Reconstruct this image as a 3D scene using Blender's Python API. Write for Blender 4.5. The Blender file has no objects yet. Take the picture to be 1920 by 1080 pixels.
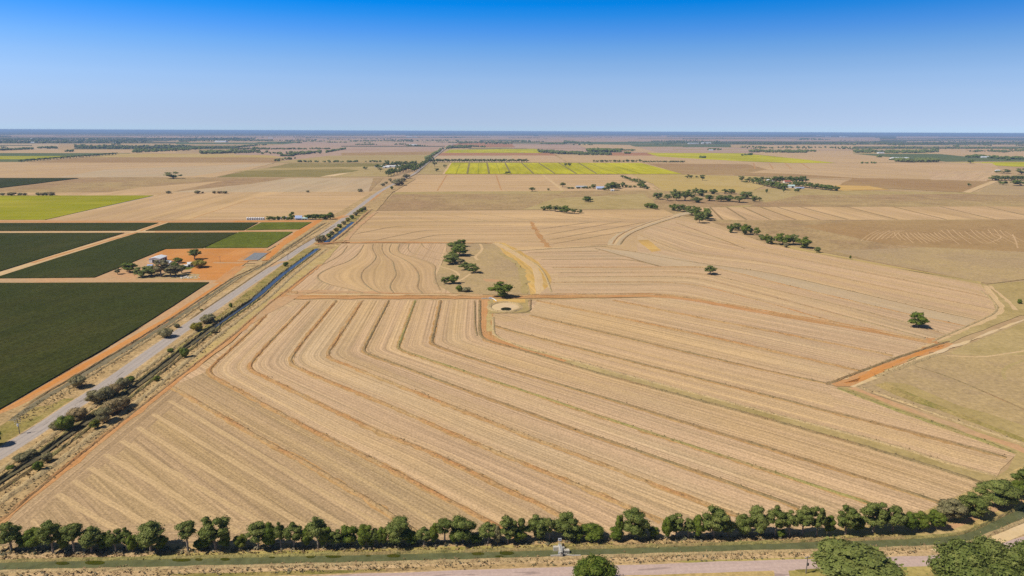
import bpy, math, random
import numpy as np
from mathutils import Matrix, Vector

random.seed(7)
RNG = np.random.default_rng(7)
S = bpy.context.scene
COL = S.collection
R = math.radians

# ------------------------------------------------------------------ camera
CAM_H = 110.0                      # a drone 110 m over the paddock
F = 1280.0                         # focal length in pixels of the 1920 frame (24 mm lens)
CM = Matrix.Rotation(R(90 - 12.93), 3, 'X') @ Matrix.Rotation(R(0.224), 3, 'Z')
cam_d = bpy.data.cameras.new('camera')
cam_d.sensor_width = 36.0
cam_d.lens = 36.0 * F / 1920.0
cam_d.clip_start = 1.0
cam_d.clip_end = 200000.0
cam = bpy.data.objects.new('camera', cam_d)
COL.objects.link(cam)
cam.matrix_world = Matrix.Translation((0, 0, CAM_H)) @ CM.to_4x4()
S.camera = cam

# ------------------------------------------------------------------ world, sun, exposure
SUN_EL, SUN_AZ = 50.0, 248.8       # azimuth clockwise from +Y
world = bpy.data.worlds.new('World')
S.world = world
world.use_nodes = True
wt = world.node_tree
wt.nodes.clear()
w_out = wt.nodes.new('ShaderNodeOutputWorld')
w_bg = wt.nodes.new('ShaderNodeBackground')
w_sky = wt.nodes.new('ShaderNodeTexSky')
w_sky.sky_type = 'NISHITA'
w_sky.sun_disc = False
w_sky.sun_elevation = R(SUN_EL)
w_sky.sun_rotation = R(SUN_AZ)
w_sky.altitude = 200
w_sky.air_density = 1.0
w_sky.dust_density = 0.0
w_sky.ozone_density = 5.0
w_tc = wt.nodes.new('ShaderNodeTexCoord')
w_map = wt.nodes.new('ShaderNodeMapping')
w_map.vector_type = 'POINT'
w_map.inputs['Scale'].default_value = (1, 1, 3.6)
w_map.inputs['Location'].default_value = (0, 0, 0.16)
wt.links.new(w_tc.outputs['Generated'], w_map.inputs['Vector'])
wt.links.new(w_map.outputs['Vector'], w_sky.inputs['Vector'])
# deep polarised blue above, pale towards the horizon: the sky's colour balance by height above the horizon
w_sep = wt.nodes.new('ShaderNodeSeparateXYZ')
w_ramp = wt.nodes.new('ShaderNodeValToRGB')
w_mr = wt.nodes.new('ShaderNodeMapRange')
w_mr.inputs['From Max'].default_value = 0.6
w_mul = wt.nodes.new('ShaderNodeMix'); w_mul.data_type = 'RGBA'; w_mul.blend_type = 'MULTIPLY'
w_mul.inputs[0].default_value = 1.0
wt.links.new(w_tc.outputs['Generated'], w_sep.inputs[0])
wt.links.new(w_sep.outputs['Z'], w_mr.inputs['Value'])
wt.links.new(w_mr.outputs['Result'], w_ramp.inputs['Fac'])
wt.links.new(w_sky.outputs['Color'], w_mul.inputs[6])
wt.links.new(w_ramp.outputs['Color'], w_mul.inputs[7])
_st = [(0.0031, (1.862, 1.465, 1.214)), (0.0105, (2.065, 1.527, 1.256)), (0.0266, (2.385, 1.791, 1.438)), (0.0485, (2.758, 2.179, 1.734)), (0.07, (2.789, 2.433, 2.021)), (0.0913, (2.417, 2.469, 2.224)), (0.1122, (1.752, 2.363, 2.446)), (0.1327, (1.0, 2.096, 2.659)), (0.1529, (0.32, 1.874, 2.727)), (0.1674, (0.017, 1.715, 2.769)), (0.25, (0.4, 0.75, 1.0)), (0.36, (0.62, 0.66, 0.64)), (0.6, (0.70, 0.62, 0.54))]
while len(w_ramp.color_ramp.elements) < len(_st):
    w_ramp.color_ramp.elements.new(0.5)
for _e, (_z, _c) in zip(w_ramp.color_ramp.elements, _st):
    _e.position = _z / 0.6
    _e.color = (*_c, 1)
wt.links.new(w_mul.outputs[2], w_bg.inputs['Color'])
wt.links.new(w_bg.outputs['Background'], w_out.inputs['Surface'])
w_bg.inputs['Strength'].default_value = 0.10

sun_d = bpy.data.lights.new('sun', 'SUN')
sun_d.energy = 4.4
sun_d.angle = R(0.53)
sun_d.color = (1.0, 0.95, 0.87)
sun = bpy.data.objects.new('sun', sun_d)
COL.objects.link(sun)
_sd = Vector((math.sin(R(SUN_AZ)) * math.cos(R(SUN_EL)), math.cos(R(SUN_AZ)) * math.cos(R(SUN_EL)), math.sin(R(SUN_EL))))
sun.rotation_euler = _sd.to_track_quat('Z', 'Y').to_euler()
sun.location = (0, 0, 400)

S.view_settings.view_transform = 'Standard'
S.view_settings.look = 'None'
S.view_settings.exposure = 0.16
S.view_settings.gamma = 1.0
S.cycles.use_denoising = False
S.cycles.max_bounces = 5
S.cycles.volume_bounces = 0
S.cycles.transparent_max_bounces = 4

# ------------------------------------------------------------------ helpers
def G(x, y, z=0.0):
    """ground point seen at photo position (x, y)"""
    d = CM @ Vector(((x - 960) / F, (540 - y) / F, -1))
    if d.z > -0.0016:
        d.z = -0.0016
    t = (z - CAM_H) / d.z
    return np.array((d.x * t, d.y * t))

def mpp(x, y):
    """photo pixels per metre of height for something standing at (x, y)"""
    g = G(x, y)
    def pr(z):
        v = CM.transposed() @ Vector((g[0], g[1], z - CAM_H))
        return (v.x / -v.z * F, -v.y / -v.z * F)
    a, b = pr(0), pr(1)
    v = CM.transposed() @ Vector((g[0], g[1], -CAM_H))
    return abs(b[1] - a[1]), F / -v.z

def tag(o, label=None, cat=None, group=None, kind=None):
    if label: o['label'] = label
    if cat: o['category'] = cat
    if group: o['group'] = group
    if kind: o['kind'] = kind
    return o

def link_mesh(name, verts, faces, mats, parent=None, uvs=None, midx=None, smooth=False):
    me = bpy.data.meshes.new(name)
    me.from_pydata([tuple(map(float, v)) for v in verts], [], [tuple(map(int, f)) for f in faces])
    for m in (mats if isinstance(mats, (list, tuple)) else [mats]):
        me.materials.append(m)
    if uvs is not None:
        lay = me.uv_layers.new(name='UVMap')
        li = np.empty(len(me.loops), dtype=np.int32)
        me.loops.foreach_get('vertex_index', li)
        lay.data.foreach_set('uv', np.asarray(uvs, dtype=np.float32)[li].ravel())
    if midx is not None:
        me.polygons.foreach_set('material_index', np.asarray(midx, dtype=np.int32))
    if smooth:
        me.polygons.foreach_set('use_smooth', np.ones(len(me.polygons), dtype=bool))
    me.update()
    o = bpy.data.objects.new(name, me)
    COL.objects.link(o)
    if parent is not None:
        o.parent = parent
    return o

def empty(name, loc, rz=0.0):
    o = bpy.data.objects.new(name, None)
    o.empty_display_size = 0.5
    o.location = loc
    o.rotation_euler = (0, 0, rz)
    COL.objects.link(o)
    return o

# ------------------------------------------------------------------ materials
class NT:
    def __init__(s, name):
        s.m = bpy.data.materials.new(name)
        s.m.use_nodes = True
        s.t = s.m.node_tree
        s.t.nodes.clear()
        s.out = s.t.nodes.new('ShaderNodeOutputMaterial')
    def n(s, typ, **kw):
        nd = s.t.nodes.new(typ)
        for k, v in kw.items():
            setattr(nd, k, v)
        return nd
    def l(s, a, b):
        s.t.links.new(a, b)
    def setin(s, nd, key, v):
        if hasattr(v, 'links') or isinstance(v, bpy.types.NodeSocket):
            s.l(v, nd.inputs[key])
        else:
            nd.inputs[key].default_value = v
    def noise(s, vec, scale, detail=3.0, rough=0.55, dist=0.0):
        nd = s.n('ShaderNodeTexNoise')
        s.l(vec, nd.inputs['Vector'])
        nd.inputs['Scale'].default_value = scale
        nd.inputs['Detail'].default_value = detail
        nd.inputs['Roughness'].default_value = rough
        nd.inputs['Distortion'].default_value = dist
        return nd.outputs['Fac']
    def rng(s, v, a, b, c=0.0, d=1.0):
        nd = s.n('ShaderNodeMapRange')
        nd.interpolation_type = 'SMOOTHSTEP'
        s.l(v, nd.inputs['Value'])
        for k, x in zip(('From Min', 'From Max', 'To Min', 'To Max'), (a, b, c, d)):
            nd.inputs[k].default_value = x
        return nd.outputs['Result']
    def mix(s, fac, a, b, blend='MIX'):
        nd = s.n('ShaderNodeMix', data_type='RGBA', blend_type=blend)
        s.setin(nd, 0, fac)
        for k, v in ((6, a), (7, b)):
            if isinstance(v, tuple):
                nd.inputs[k].default_value = (*v[:3], 1)
            else:
                s.l(v, nd.inputs[k])
        return nd.outputs[2]
    def math(s, op, a, b=0.0):
        nd = s.n('ShaderNodeMath', operation=op)
        s.setin(nd, 0, a)
        s.setin(nd, 1, b)
        return nd.outputs[0]
    def scalev(s, vec, sc, off=(0, 0, 0)):
        nd = s.n('ShaderNodeMapping')
        s.l(vec, nd.inputs['Vector'])
        nd.inputs['Scale'].default_value = sc
        nd.inputs['Location'].default_value = off
        return nd.outputs['Vector']
    def value(s, col, v):
        """multiply the colour's brightness by a socket"""
        nd = s.n('ShaderNodeHueSaturation')
        s.setin(nd, 'Value', v)
        s.l(col, nd.inputs['Color'])
        return nd.outputs['Color']
    def finish(s, col, rough=0.95, spec=0.1, bump=None, bstr=0.3, bdist=0.3):
        p = s.n('ShaderNodeBsdfPrincipled')
        if isinstance(col, tuple):
            p.inputs['Base Color'].default_value = (*col[:3], 1)
        else:
            s.l(col, p.inputs['Base Color'])
        s.setin(p, 'Roughness', rough)
        p.inputs['Specular IOR Level'].default_value = spec
        if bump is not None:
            b = s.n('ShaderNodeBump')
            b.inputs['Strength'].default_value = bstr
            b.inputs['Distance'].default_value = bdist
            s.l(bump, b.inputs['Height'])
            s.l(b.outputs['Normal'], p.inputs['Normal'])
        s.l(p.outputs['BSDF'], s.out.inputs['Surface'])
        return s.m

_off = [0.0]
def ground_mat(name, a, b, c, patch=0.006, mid=0.045, fine=0.9, fstr=0.22, stripe=None, cfac=0.6, mstretch=None,
               spots=None, bstr=0.25):
    """a-b: broad tone of the paddock, c: bare patches. stripe=(rows per metre, strength, swath strength)."""
    t = NT(name)
    warm = lambda q: (q[0], q[1] * 0.95, q[2] * 0.80)
    a, b, c = warm(a), warm(b), warm(c)
    _off[0] += 137.3
    pos = t.scalev(t.n('ShaderNodeNewGeometry').outputs['Position'], (1, 1, 1), (_off[0], -_off[0] * .7, 0))
    uv = t.n('ShaderNodeUVMap', uv_map='UVMap').outputs['UV']
    col = t.mix(t.rng(t.noise(pos, patch, 4, 0.6), 0.34, 0.66), a, b)
    mvec = pos if mstretch is None else t.scalev(uv, (mstretch, 1, 1))
    col = t.mix(t.rng(t.noise(mvec, mid, 5, 0.62, 0.4), 0.45, 0.72, 0, cfac), col, c)
    v = t.rng(t.noise(pos, fine * (1.6 if stripe else 1), 4, 0.7), 0.25, 0.75, 1 - fstr, 1 + fstr)
    v2 = t.rng(t.noise(pos, fine * 0.12, 5, 0.75), 0.25, 0.75, 1 - fstr * (0.18 if stripe else 0.65), 1 + fstr * (0.18 if stripe else 0.65))
    v = t.math('MULTIPLY', v, v2)
    if stripe:
        sc, st, sw = stripe
        s5 = t.noise(t.scalev(uv, (0.0018, sc * 0.12, 1), (8.3, 4.1, 0)), 1.0, 3, 0.6)
        col = t.mix(t.rng(s5, 0.38, 0.60, 0, min(1, st * 3.2)), col, (a[0] * .94, a[1] * .94, a[2] * 1.10))
        s1 = t.noise(t.scalev(uv, (0.005, sc * 2.2, 1)), 1.0, 2, 0.65)
        s2 = t.noise(t.scalev(uv, (0.0025, sc * 0.14, 1), (3.1, 7.7, 0)), 1.0, 2, 0.5)
        v = t.math('MULTIPLY', v, t.rng(s1, 0.25, 0.75, 1 - st, 1 + st))
        v = t.math('MULTIPLY', v, t.rng(s2, 0.3, 0.7, 1 - sw, 1 + sw))
        # thin lines of pale straw left by the header, and bare lines between them
        s3 = t.noise(t.scalev(uv, (0.003, sc * 1.3, 1), (11.3, 2.7, 0)), 1.0, 3, 0.7)
        col = t.mix(t.rng(s3, 0.54, 0.74, 0, min(1, st * 1.9)), col, tuple(min(1, x * y) for x, y in zip(a, (1.32, 1.33, 1.30))))
        s4 = t.noise(t.scalev(uv, (0.003, sc * 1.0, 1), (5.3, 12.7, 0)), 1.0, 3, 0.7)
        col = t.mix(t.rng(s4, 0.56, 0.76, 0, min(1, st * 1.9)), col, c)
    if spots:
        sp, scl, lo, hi = spots
        col = t.mix(t.rng(t.noise(pos, scl, 6, 0.7), lo, hi, 0, 0.9), col, sp)
    col = t.value(col, v)
    return t.finish(col, 1.0, 0.0, t.noise(pos, fine * 0.7, 4, 0.7), bstr, 0.25)

STRAW = (0.515, 0.357, 0.208)
STRAW2 = (0.465, 0.318, 0.178)
PALE = (0.475, 0.350, 0.235)
EARTH = (0.330, 0.200, 0.098)
ORANGE = (0.520, 0.225, 0.068)
M = {}
M['stubble'] = ground_mat('stubble_rows', STRAW, PALE, (0.385, 0.255, 0.140), stripe=(0.42, 0.26, 0.05), mstretch=0.05, cfac=0.4, fstr=0.26)
M['stubble_dark'] = ground_mat('stubble_dark', (0.425, 0.298, 0.166), (0.40, 0.290, 0.175), (0.31, 0.215, 0.125), stripe=(0.42, 0.24, 0.06), mstretch=0.05, cfac=0.4, fstr=0.30)
M['stubble_soft'] = ground_mat('stubble_soft', STRAW, STRAW2, (0.42, 0.30, 0.18), stripe=(0.22, 0.14, 0.10), mstretch=0.10, cfac=0.5)
M['stubble_pink'] = ground_mat('stubble_pinkish', (0.475, 0.335, 0.205), (0.50, 0.35, 0.20), (0.39, 0.27, 0.17), stripe=(0.10, 0.06, 0.05), mstretch=0.2, cfac=0.5)
M['stubble_grey'] = ground_mat('stubble_greyish', (0.45, 0.355, 0.245), PALE, (0.42, 0.30, 0.18), stripe=(0.22, 0.08, 0.06), mstretch=0.15, cfac=0.5)
M['far_pink'] = ground_mat('far_paddock_pink', (0.40, 0.275, 0.225), (0.44, 0.32, 0.25), (0.32, 0.215, 0.18), patch=0.0012, mid=0.008, fine=0.1, fstr=0.08)
M['base'] = ground_mat('paddock_base', (0.42, 0.30, 0.185), (0.44, 0.32, 0.18), (0.34, 0.22, 0.13), patch=0.0015, mid=0.01, fine=0.3, fstr=0.12)
M['pasture_brown'] = ground_mat('pasture_brown', (0.335, 0.225, 0.135), (0.385, 0.285, 0.150), (0.27, 0.17, 0.115), patch=0.005, mid=0.02, fine=0.25, fstr=0.25)
M['pasture_grey'] = ground_mat('pasture_greyish', (0.375, 0.275, 0.175), (0.42, 0.31, 0.17), (0.31, 0.225, 0.15), patch=0.012, mid=0.06, fine=0.5, fstr=0.2)
M['pasture_olive'] = ground_mat('pasture_olive', (0.375, 0.285, 0.135), (0.41, 0.315, 0.165), (0.30, 0.235, 0.095), patch=0.006, mid=0.03, fine=0.4, fstr=0.16)
M['pasture_yellow'] = ground_mat('pasture_yellow', (0.44, 0.325, 0.125), (0.46, 0.35, 0.17), (0.38, 0.27, 0.11), patch=0.004, mid=0.015, fine=0.2, fstr=0.1)
M['brown_field'] = ground_mat('ploughed_brown', (0.335, 0.215, 0.112), (0.365, 0.250, 0.130), (0.28, 0.170, 0.088), patch=0.003, mid=0.012, fine=0.2, fstr=0.14)
M['red_field'] = ground_mat('ploughed_red', (0.36, 0.185, 0.105), (0.38, 0.20, 0.115), (0.33, 0.165, 0.09), patch=0.002, mid=0.01, fine=0.1, fstr=0.08)
M['grass_green'] = ground_mat('verge_green', (0.26, 0.215, 0.075), (0.37, 0.275, 0.125), (0.155, 0.155, 0.045), patch=0.03, mid=0.09, fine=0.9, fstr=0.3, cfac=0.8)
M['verge'] = ground_mat('verge_dry', (0.395, 0.275, 0.150), (0.46, 0.33, 0.18), (0.25, 0.175, 0.10), patch=0.03, mid=0.12, fine=0.7, fstr=0.32, cfac=0.85)
M['verge_yellow'] = ground_mat('verge_yellow', (0.46, 0.335, 0.155), (0.44, 0.335, 0.18), (0.34, 0.27, 0.09), patch=0.03, mid=0.12, fine=0.8, fstr=0.22)
M['verge_green2'] = ground_mat('verge_lime', (0.33, 0.285, 0.095), (0.43, 0.335, 0.15), (0.24, 0.23, 0.06), patch=0.03, mid=0.1, fine=0.8, fstr=0.22)
M['verge_pink'] = ground_mat('verge_pinkish', (0.46, 0.33, 0.205), (0.50, 0.36, 0.22), (0.34, 0.25, 0.13), patch=0.05, mid=0.2, fine=0.9, fstr=0.28, cfac=0.8)
M['orange'] = ground_mat('orange_earth', ORANGE, (0.54, 0.27, 0.105), (0.45, 0.215, 0.09), patch=0.02, mid=0.06, fine=0.5, fstr=0.12, stripe=(0.3, 0.08, 0.06))
M['orange_dull'] = ground_mat('orange_earth_dull', (0.47, 0.235, 0.10), (0.49, 0.285, 0.145), (0.40, 0.235, 0.12), patch=0.03, mid=0.1, fine=0.6, fstr=0.18, stripe=(0.5, 0.1, 0.08))
M['earth_pink'] = ground_mat('earth_pinkish', (0.50, 0.30, 0.175), (0.47, 0.32, 0.20), (0.42, 0.245, 0.13), patch=0.02, mid=0.06, fine=0.5, fstr=0.14)
M['track_brown'] = ground_mat('track_brown', (0.42, 0.225, 0.095), (0.45, 0.30, 0.155), (0.31, 0.17, 0.075), patch=0.04, mid=0.12, fine=0.6, fstr=0.28, stripe=(0.6, 0.16, 0.1), mstretch=0.2)
M['stubble_pale'] = ground_mat('stubble_pale', (0.50, 0.358, 0.205), (0.47, 0.335, 0.19), (0.42, 0.30, 0.17), patch=.03, mid=.1, fine=.9, fstr=.25, stripe=(.5, .12, .08), mstretch=.1)
M['earth_soft'] = ground_mat('earth_soft', (0.455, 0.270, 0.125), (0.47, 0.310, 0.155), (0.375, 0.235, 0.115), patch=0.03, mid=0.15, fine=0.8, fstr=0.25, mstretch=.1)
M['track_gold'] = ground_mat('track_gold', (0.53, 0.33, 0.11), (0.53, 0.37, 0.16), (0.41, 0.30, 0.10), patch=0.04, mid=0.12, fine=0.5, fstr=0.16, stripe=(0.25, 0.16, 0.14), mstretch=0.12)
M['track_pale'] = ground_mat('track_pale', (0.55, 0.40, 0.235), (0.52, 0.37, 0.21), (0.43, 0.29, 0.16), patch=0.04, mid=0.12, fine=0.6, fstr=0.16, stripe=(0.7, 0.12, 0.08))
M['sand'] = ground_mat('sand_pale', (0.60, 0.45, 0.265), (0.60, 0.47, 0.34), (0.56, 0.38, 0.2), patch=0.05, mid=0.1, fine=0.5, fstr=0.08)
M['green_crop'] = ground_mat('green_crop', (0.105, 0.125, 0.018), (0.125, 0.140, 0.022), (0.085, 0.11, 0.016), patch=0.01, mid=0.03, fine=0.35, fstr=0.3)
M['dark_crop'] = ground_mat('dark_crop', (0.041, 0.050, 0.013), (0.056, 0.058, 0.018), (0.035, 0.045, 0.010), patch=0.008, mid=0.025, fine=0.45, fstr=0.4, stripe=(0.34, 0.15, 0.06), spots=((0.12, 0.105, 0.055), 0.012, 0.70, 0.86), bstr=0.7)
M['yellow_crop'] = ground_mat('yellow_green_crop', (0.41, 0.385, 0.010), (0.46, 0.41, 0.03), (0.31, 0.32, 0.008), patch=0.004, mid=0.012, fine=0.1, fstr=0.07, stripe=(0.035, 0.14, 0.12), mstretch=0.3)
M['yellow_crop2'] = ground_mat('lime_crop', (0.30, 0.30, 0.015), (0.38, 0.34, 0.04), (0.20, 0.225, 0.010), patch=0.006, mid=0.02, fine=0.2, fstr=0.1, stripe=(0.05, 0.12, 0.14), mstretch=0.2)
M['olive_crop'] = ground_mat('olive_crop', (0.215, 0.180, 0.065), (0.27, 0.215, 0.090), (0.16, 0.15, 0.05), patch=0.003, mid=0.01, fine=0.15, fstr=0.14)
M['far_green'] = ground_mat('far_green_crop', (0.105, 0.135, 0.062), (0.13, 0.15, 0.065), (0.09, 0.12, 0.05), patch=0.002, mid=0.01, fine=0.1, fstr=0.08)
M['far_dark'] = ground_mat('far_dark_ground', (0.085, 0.095, 0.052), (0.12, 0.12, 0.065), (0.16, 0.14, 0.09), patch=0.0012, mid=0.006, fine=0.03, fstr=0.2)
M['scum'] = ground_mat('pond_scum', (0.060, 0.066, 0.010), (0.045, 0.055, 0.008), (0.08, 0.07, 0.015), patch=0.2, mid=0.3, fine=1, fstr=0.2)

def bank_mat(name, soil, grass, dark):
    t = NT(name)
    _off[0] += 91.7
    pos = t.scalev(t.n('ShaderNodeNewGeometry').outputs['Position'], (1, 1, 1), (_off[0], 0, 0))
    col = t.mix(t.rng(t.noise(pos, 0.035, 4, 0.6), 0.38, 0.62), soil, grass)
    col = t.mix(t.rng(t.noise(pos, 0.45, 5, 0.7), 0.50, 0.68, 0, 0.85), col, dark)
    col = t.value(col, t.rng(t.noise(pos, 1.4, 4, 0.7), 0.25, 0.75, 0.72, 1.28))
    return t.finish(col, 0.97, 0.05, t.noise(pos, 0.9, 5, 0.75), 0.8, 0.5)
M['bank_soil'] = bank_mat('bank_soil', (0.40, 0.205, 0.080), (0.40, 0.265, 0.125), (0.215, 0.135, 0.062))
M['bank_dark'] = bank_mat('bank_dark', (0.30, 0.185, 0.085), (0.265, 0.190, 0.090), (0.145, 0.110, 0.050))
M['ditch_edge'] = bank_mat('ditch_edge', (0.105, 0.080, 0.045), (0.12, 0.105, 0.05), (0.065, 0.055, 0.03))
M['bank_soft'] = bank_mat('bank_soft', (0.36, 0.225, 0.110), (0.34, 0.245, 0.125), (0.225, 0.155, 0.078))
M['bank_green'] = bank_mat('bank_green', (0.33, 0.225, 0.10), (0.30, 0.250, 0.085), (0.130, 0.125, 0.038))
M['bank_grass'] = bank_mat('bank_dry_grass', (0.45, 0.32, 0.155), (0.42, 0.305, 0.150), (0.29, 0.19, 0.095))

def water_mat(name, col, rough, scale, murk=None, mfac=0.5):
    t = NT(name)
    pos = t.n('ShaderNodeNewGeometry').outputs['Position']
    if murk:
        c = t.mix(t.rng(t.noise(pos, 0.12, 5, 0.6), 0.45, 0.68, 0, mfac), col, murk)
        c = t.value(c, t.rng(t.noise(pos, 0.5, 4, 0.7), 0.25, 0.75, 0.8, 1.2))
    else:
        c = col
    m = t.finish(c, rough, 0.5, t.noise(pos, scale, 3, 0.6), 0.12, 0.1)
    [n for n in t.t.nodes if n.type == 'BSDF_PRINCIPLED'][0].inputs['Specular IOR Level'].default_value = 0.32
    return m
M['water'] = water_mat('canal_water', (0.060, 0.062, 0.058), 0.22, 0.8)
M['water_murky'] = water_mat('murky_water', (0.125, 0.128, 0.055), 0.28, 0.6, (0.070, 0.075, 0.032))
M['ditch'] = ground_mat('ditch_mud', (0.125, 0.105, 0.070), (0.095, 0.088, 0.060), (0.215, 0.175, 0.095), patch=0.06, mid=0.22, fine=0.9, fstr=0.3, cfac=.8)
M['water_dam'] = water_mat('dam_water', (0.022, 0.022, 0.012), 0.08, 0.5)
M['pond_grey'] = water_mat('grey_pond', (0.22, 0.215, 0.20), 0.5, 0.5, (0.25, 0.23, 0.195))
M['drain'] = ground_mat('drain_mud', (0.19, 0.165, 0.115), (0.22, 0.185, 0.13), (0.13, 0.12, 0.075), patch=0.05, mid=0.2, fine=0.8, fstr=0.2)

def road_mat(name, a, b, tracks):
    t = NT(name)
    pos = t.n('ShaderNodeNewGeometry').outputs['Position']
    uv = t.n('ShaderNodeUVMap', uv_map='UVMap').outputs['UV']
    sep = t.n('ShaderNodeSeparateXYZ'); t.l(uv, sep.inputs[0])
    col = t.mix(t.rng(t.noise(t.scalev(uv, (0.02, 1.1, 1)), 1.0, 4, 0.7), 0.35, 0.65), a, b)
    # wheel paths: polished darker lanes either side of the crown
    d = t.math('ABSOLUTE', t.math('SUBTRACT', t.math('ABSOLUTE', sep.outputs[1]), 1.6))
    col = t.mix(t.rng(d, 0.15, 0.75, 0.5, 0.0), col, tracks)
    patch = t.noise(t.scalev(uv, (0.07, 0.55, 1), (4, 1.3, 0)), 1.0, 2, 0.4)
    col = t.mix(t.rng(patch, 0.66, 0.70, 0, 0.55), col, tuple(x * 0.5 for x in tracks))
    col = t.value(col, t.rng(t.noise(pos, 1.2, 5, 0.7), 0.25, 0.75, 0.88, 1.12))
    return t.finish(col, 0.9, 0.2)
M['asphalt'] = road_mat('sealed_road', (0.375, 0.310, 0.255), (0.41, 0.34, 0.28), (0.30, 0.255, 0.22))
M['gravel'] = road_mat('gravel_road', (0.465, 0.335, 0.275), (0.50, 0.365, 0.30), (0.43, 0.31, 0.265))

def plain(name, col, rough=0.6, spec=0.3, metal=0.0, var=0.12, sc=1.5):
    t = NT(name)
    oc = t.n('ShaderNodeTexCoord').outputs['Object']
    c = t.value(t.mix(0.0, col, col), t.rng(t.noise(oc, sc, 4, 0.6), 0.25, 0.75, 1 - var, 1 + var))
    m = t.finish(c, rough, spec)
    for nd in t.t.nodes:
        if nd.type == 'BSDF_PRINCIPLED':
            nd.inputs['Metallic'].default_value = metal
    return m
M['concrete'] = plain('concrete', (0.50, 0.45, 0.37), 0.9, 0.1)
M['white_metal'] = plain('white_steel', (0.72, 0.72, 0.72), 0.45, 0.4)
M['galv'] = plain('galvanised', (0.55, 0.57, 0.60), 0.4, 0.5, 0.2)
M['blue_roof'] = plain('blue_grey_roof', (0.36, 0.42, 0.58), 0.5, 0.4)
M['teal_roof'] = plain('pale_teal_roof', (0.42, 0.56, 0.52), 0.5, 0.4)
M['red_roof'] = plain('red_roof', (0.36, 0.12, 0.07), 0.6, 0.3)
M['cream_wall'] = plain('cream_wall', (0.62, 0.55, 0.45), 0.8, 0.2)
M['opening'] = plain('dark_opening', (0.03, 0.03, 0.035), 0.7, 0.2)
M['glass'] = plain('window_glass', (0.05, 0.06, 0.08), 0.15, 0.5)
M['timber'] = plain('weathered_timber', (0.20, 0.17, 0.14), 0.9, 0.1)
M['panel'] = plain('solar_panel', (0.03, 0.04, 0.07), 0.25, 0.5)
M['dark_steel'] = plain('dark_steel', (0.06, 0.055, 0.05), 0.6, 0.3)

def leaf_mat(name, a, b, tip):
    t = NT(name)
    rnd = t.n('ShaderNodeObjectInfo').outputs['Random']
    pos = t.n('ShaderNodeNewGeometry').outputs['Position']
    col = t.mix(rnd, a, b)
    col = t.mix(t.rng(t.noise(pos, 0.55, 3, 0.6), 0.42, 0.68, 0, 0.75), col, tip)
    col = t.value(col, t.rng(t.noise(pos, 3.6, 3, 0.7), 0.25, 0.75, 0.52, 1.48))
    m = t.finish(col, 0.65, 0.18)
    pr = [n for n in t.t.nodes if n.type == 'BSDF_PRINCIPLED'][0]
    tr = t.n('ShaderNodeBsdfTranslucent')
    t.l(t.mix(0.35, col, (0.16, 0.17, 0.02)), tr.inputs['Color'])
    mx = t.n('ShaderNodeMixShader'); mx.inputs[0].default_value = 0.30
    t.l(pr.outputs[0], mx.inputs[1]); t.l(tr.outputs[0], mx.inputs[2]); t.l(mx.outputs[0], t.out.inputs['Surface'])
    return m
M['leaf_gum'] = leaf_mat('gum_leaves', (0.125, 0.157, 0.029), (0.183, 0.208, 0.050), (0.278, 0.286, 0.076))
M['leaf_dark'] = leaf_mat('dark_leaves', (0.102, 0.148, 0.015), (0.151, 0.188, 0.023), (0.220, 0.241, 0.036))
M['leaf_lime'] = leaf_mat('lime_leaves', (0.135, 0.166, 0.019), (0.169, 0.179, 0.024), (0.230, 0.218, 0.036))
M['leaf_grey'] = leaf_mat('grey_leaves', (0.225, 0.205, 0.090), (0.275, 0.235, 0.110), (0.34, 0.28, 0.14))
M['leaf_brown'] = leaf_mat('brown_leaves', (0.34, 0.245, 0.115), (0.29, 0.225, 0.100), (0.42, 0.30, 0.15))
M['leaf_yellow'] = leaf_mat('yellow_leaves', (0.270, 0.237, 0.024), (0.297, 0.250, 0.036), (0.365, 0.282, 0.048))
M['bark'] = plain('gum_bark', (0.26, 0.205, 0.155), 0.9, 0.1, 0, 0.35, 2.0)
def grass_mat(name, a, b, c):
    t = NT(name)
    pos = t.n('ShaderNodeNewGeometry').outputs['Position']
    col = t.mix(t.rng(t.noise(pos, 0.05, 3, 0.6), 0.4, 0.6), a, b)
    col = t.mix(t.rng(t.noise(pos, 0.8, 3, 0.6), 0.45, 0.65), col, c)
    return t.finish(col, 0.9, 0.1)
M['tuft_dry'] = grass_mat('dry_tufts', (0.34, 0.23, 0.115), (0.30, 0.22, 0.10), (0.19, 0.135, 0.065))
M['tuft_dark'] = grass_mat('dark_tufts', (0.155, 0.115, 0.055), (0.14, 0.12, 0.045), (0.24, 0.16, 0.075))
M['tuft_green'] = grass_mat('green_tufts', (0.13, 0.14, 0.035), (0.19, 0.165, 0.045), (0.25, 0.20, 0.08))
M['scrub'] = grass_mat('grey_scrub', (0.17, 0.15, 0.095), (0.12, 0.12, 0.06), (0.24, 0.19, 0.115))

# ------------------------------------------------------------------ ground sheets
LAYER = [0]
def nz():
    LAYER[0] += 1
    return LAYER[0]
def zf(n, y):
    """height of ground sheet n: a few tenths of a millimetre apart near the camera, more far off"""
    return n * (1.0e-4 + 1.3e-6 * max(0.0, y))

def densify(pts, step, jit):
    out = []
    n = len(pts)
    for i in range(n):
        a, b = pts[i], pts[(i + 1) % n]
        L = np.linalg.norm(b - a)
        k = int(min(60, max(1, L / step)))
        nrm = np.array((-(b - a)[1], (b - a)[0])) / max(L, 1e-6)
        for j in range(k):
            p = a + (b - a) * j / k
            if j:
                p = p + nrm * RNG.normal(0, jit)
            out.append(p)
    return out

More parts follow.
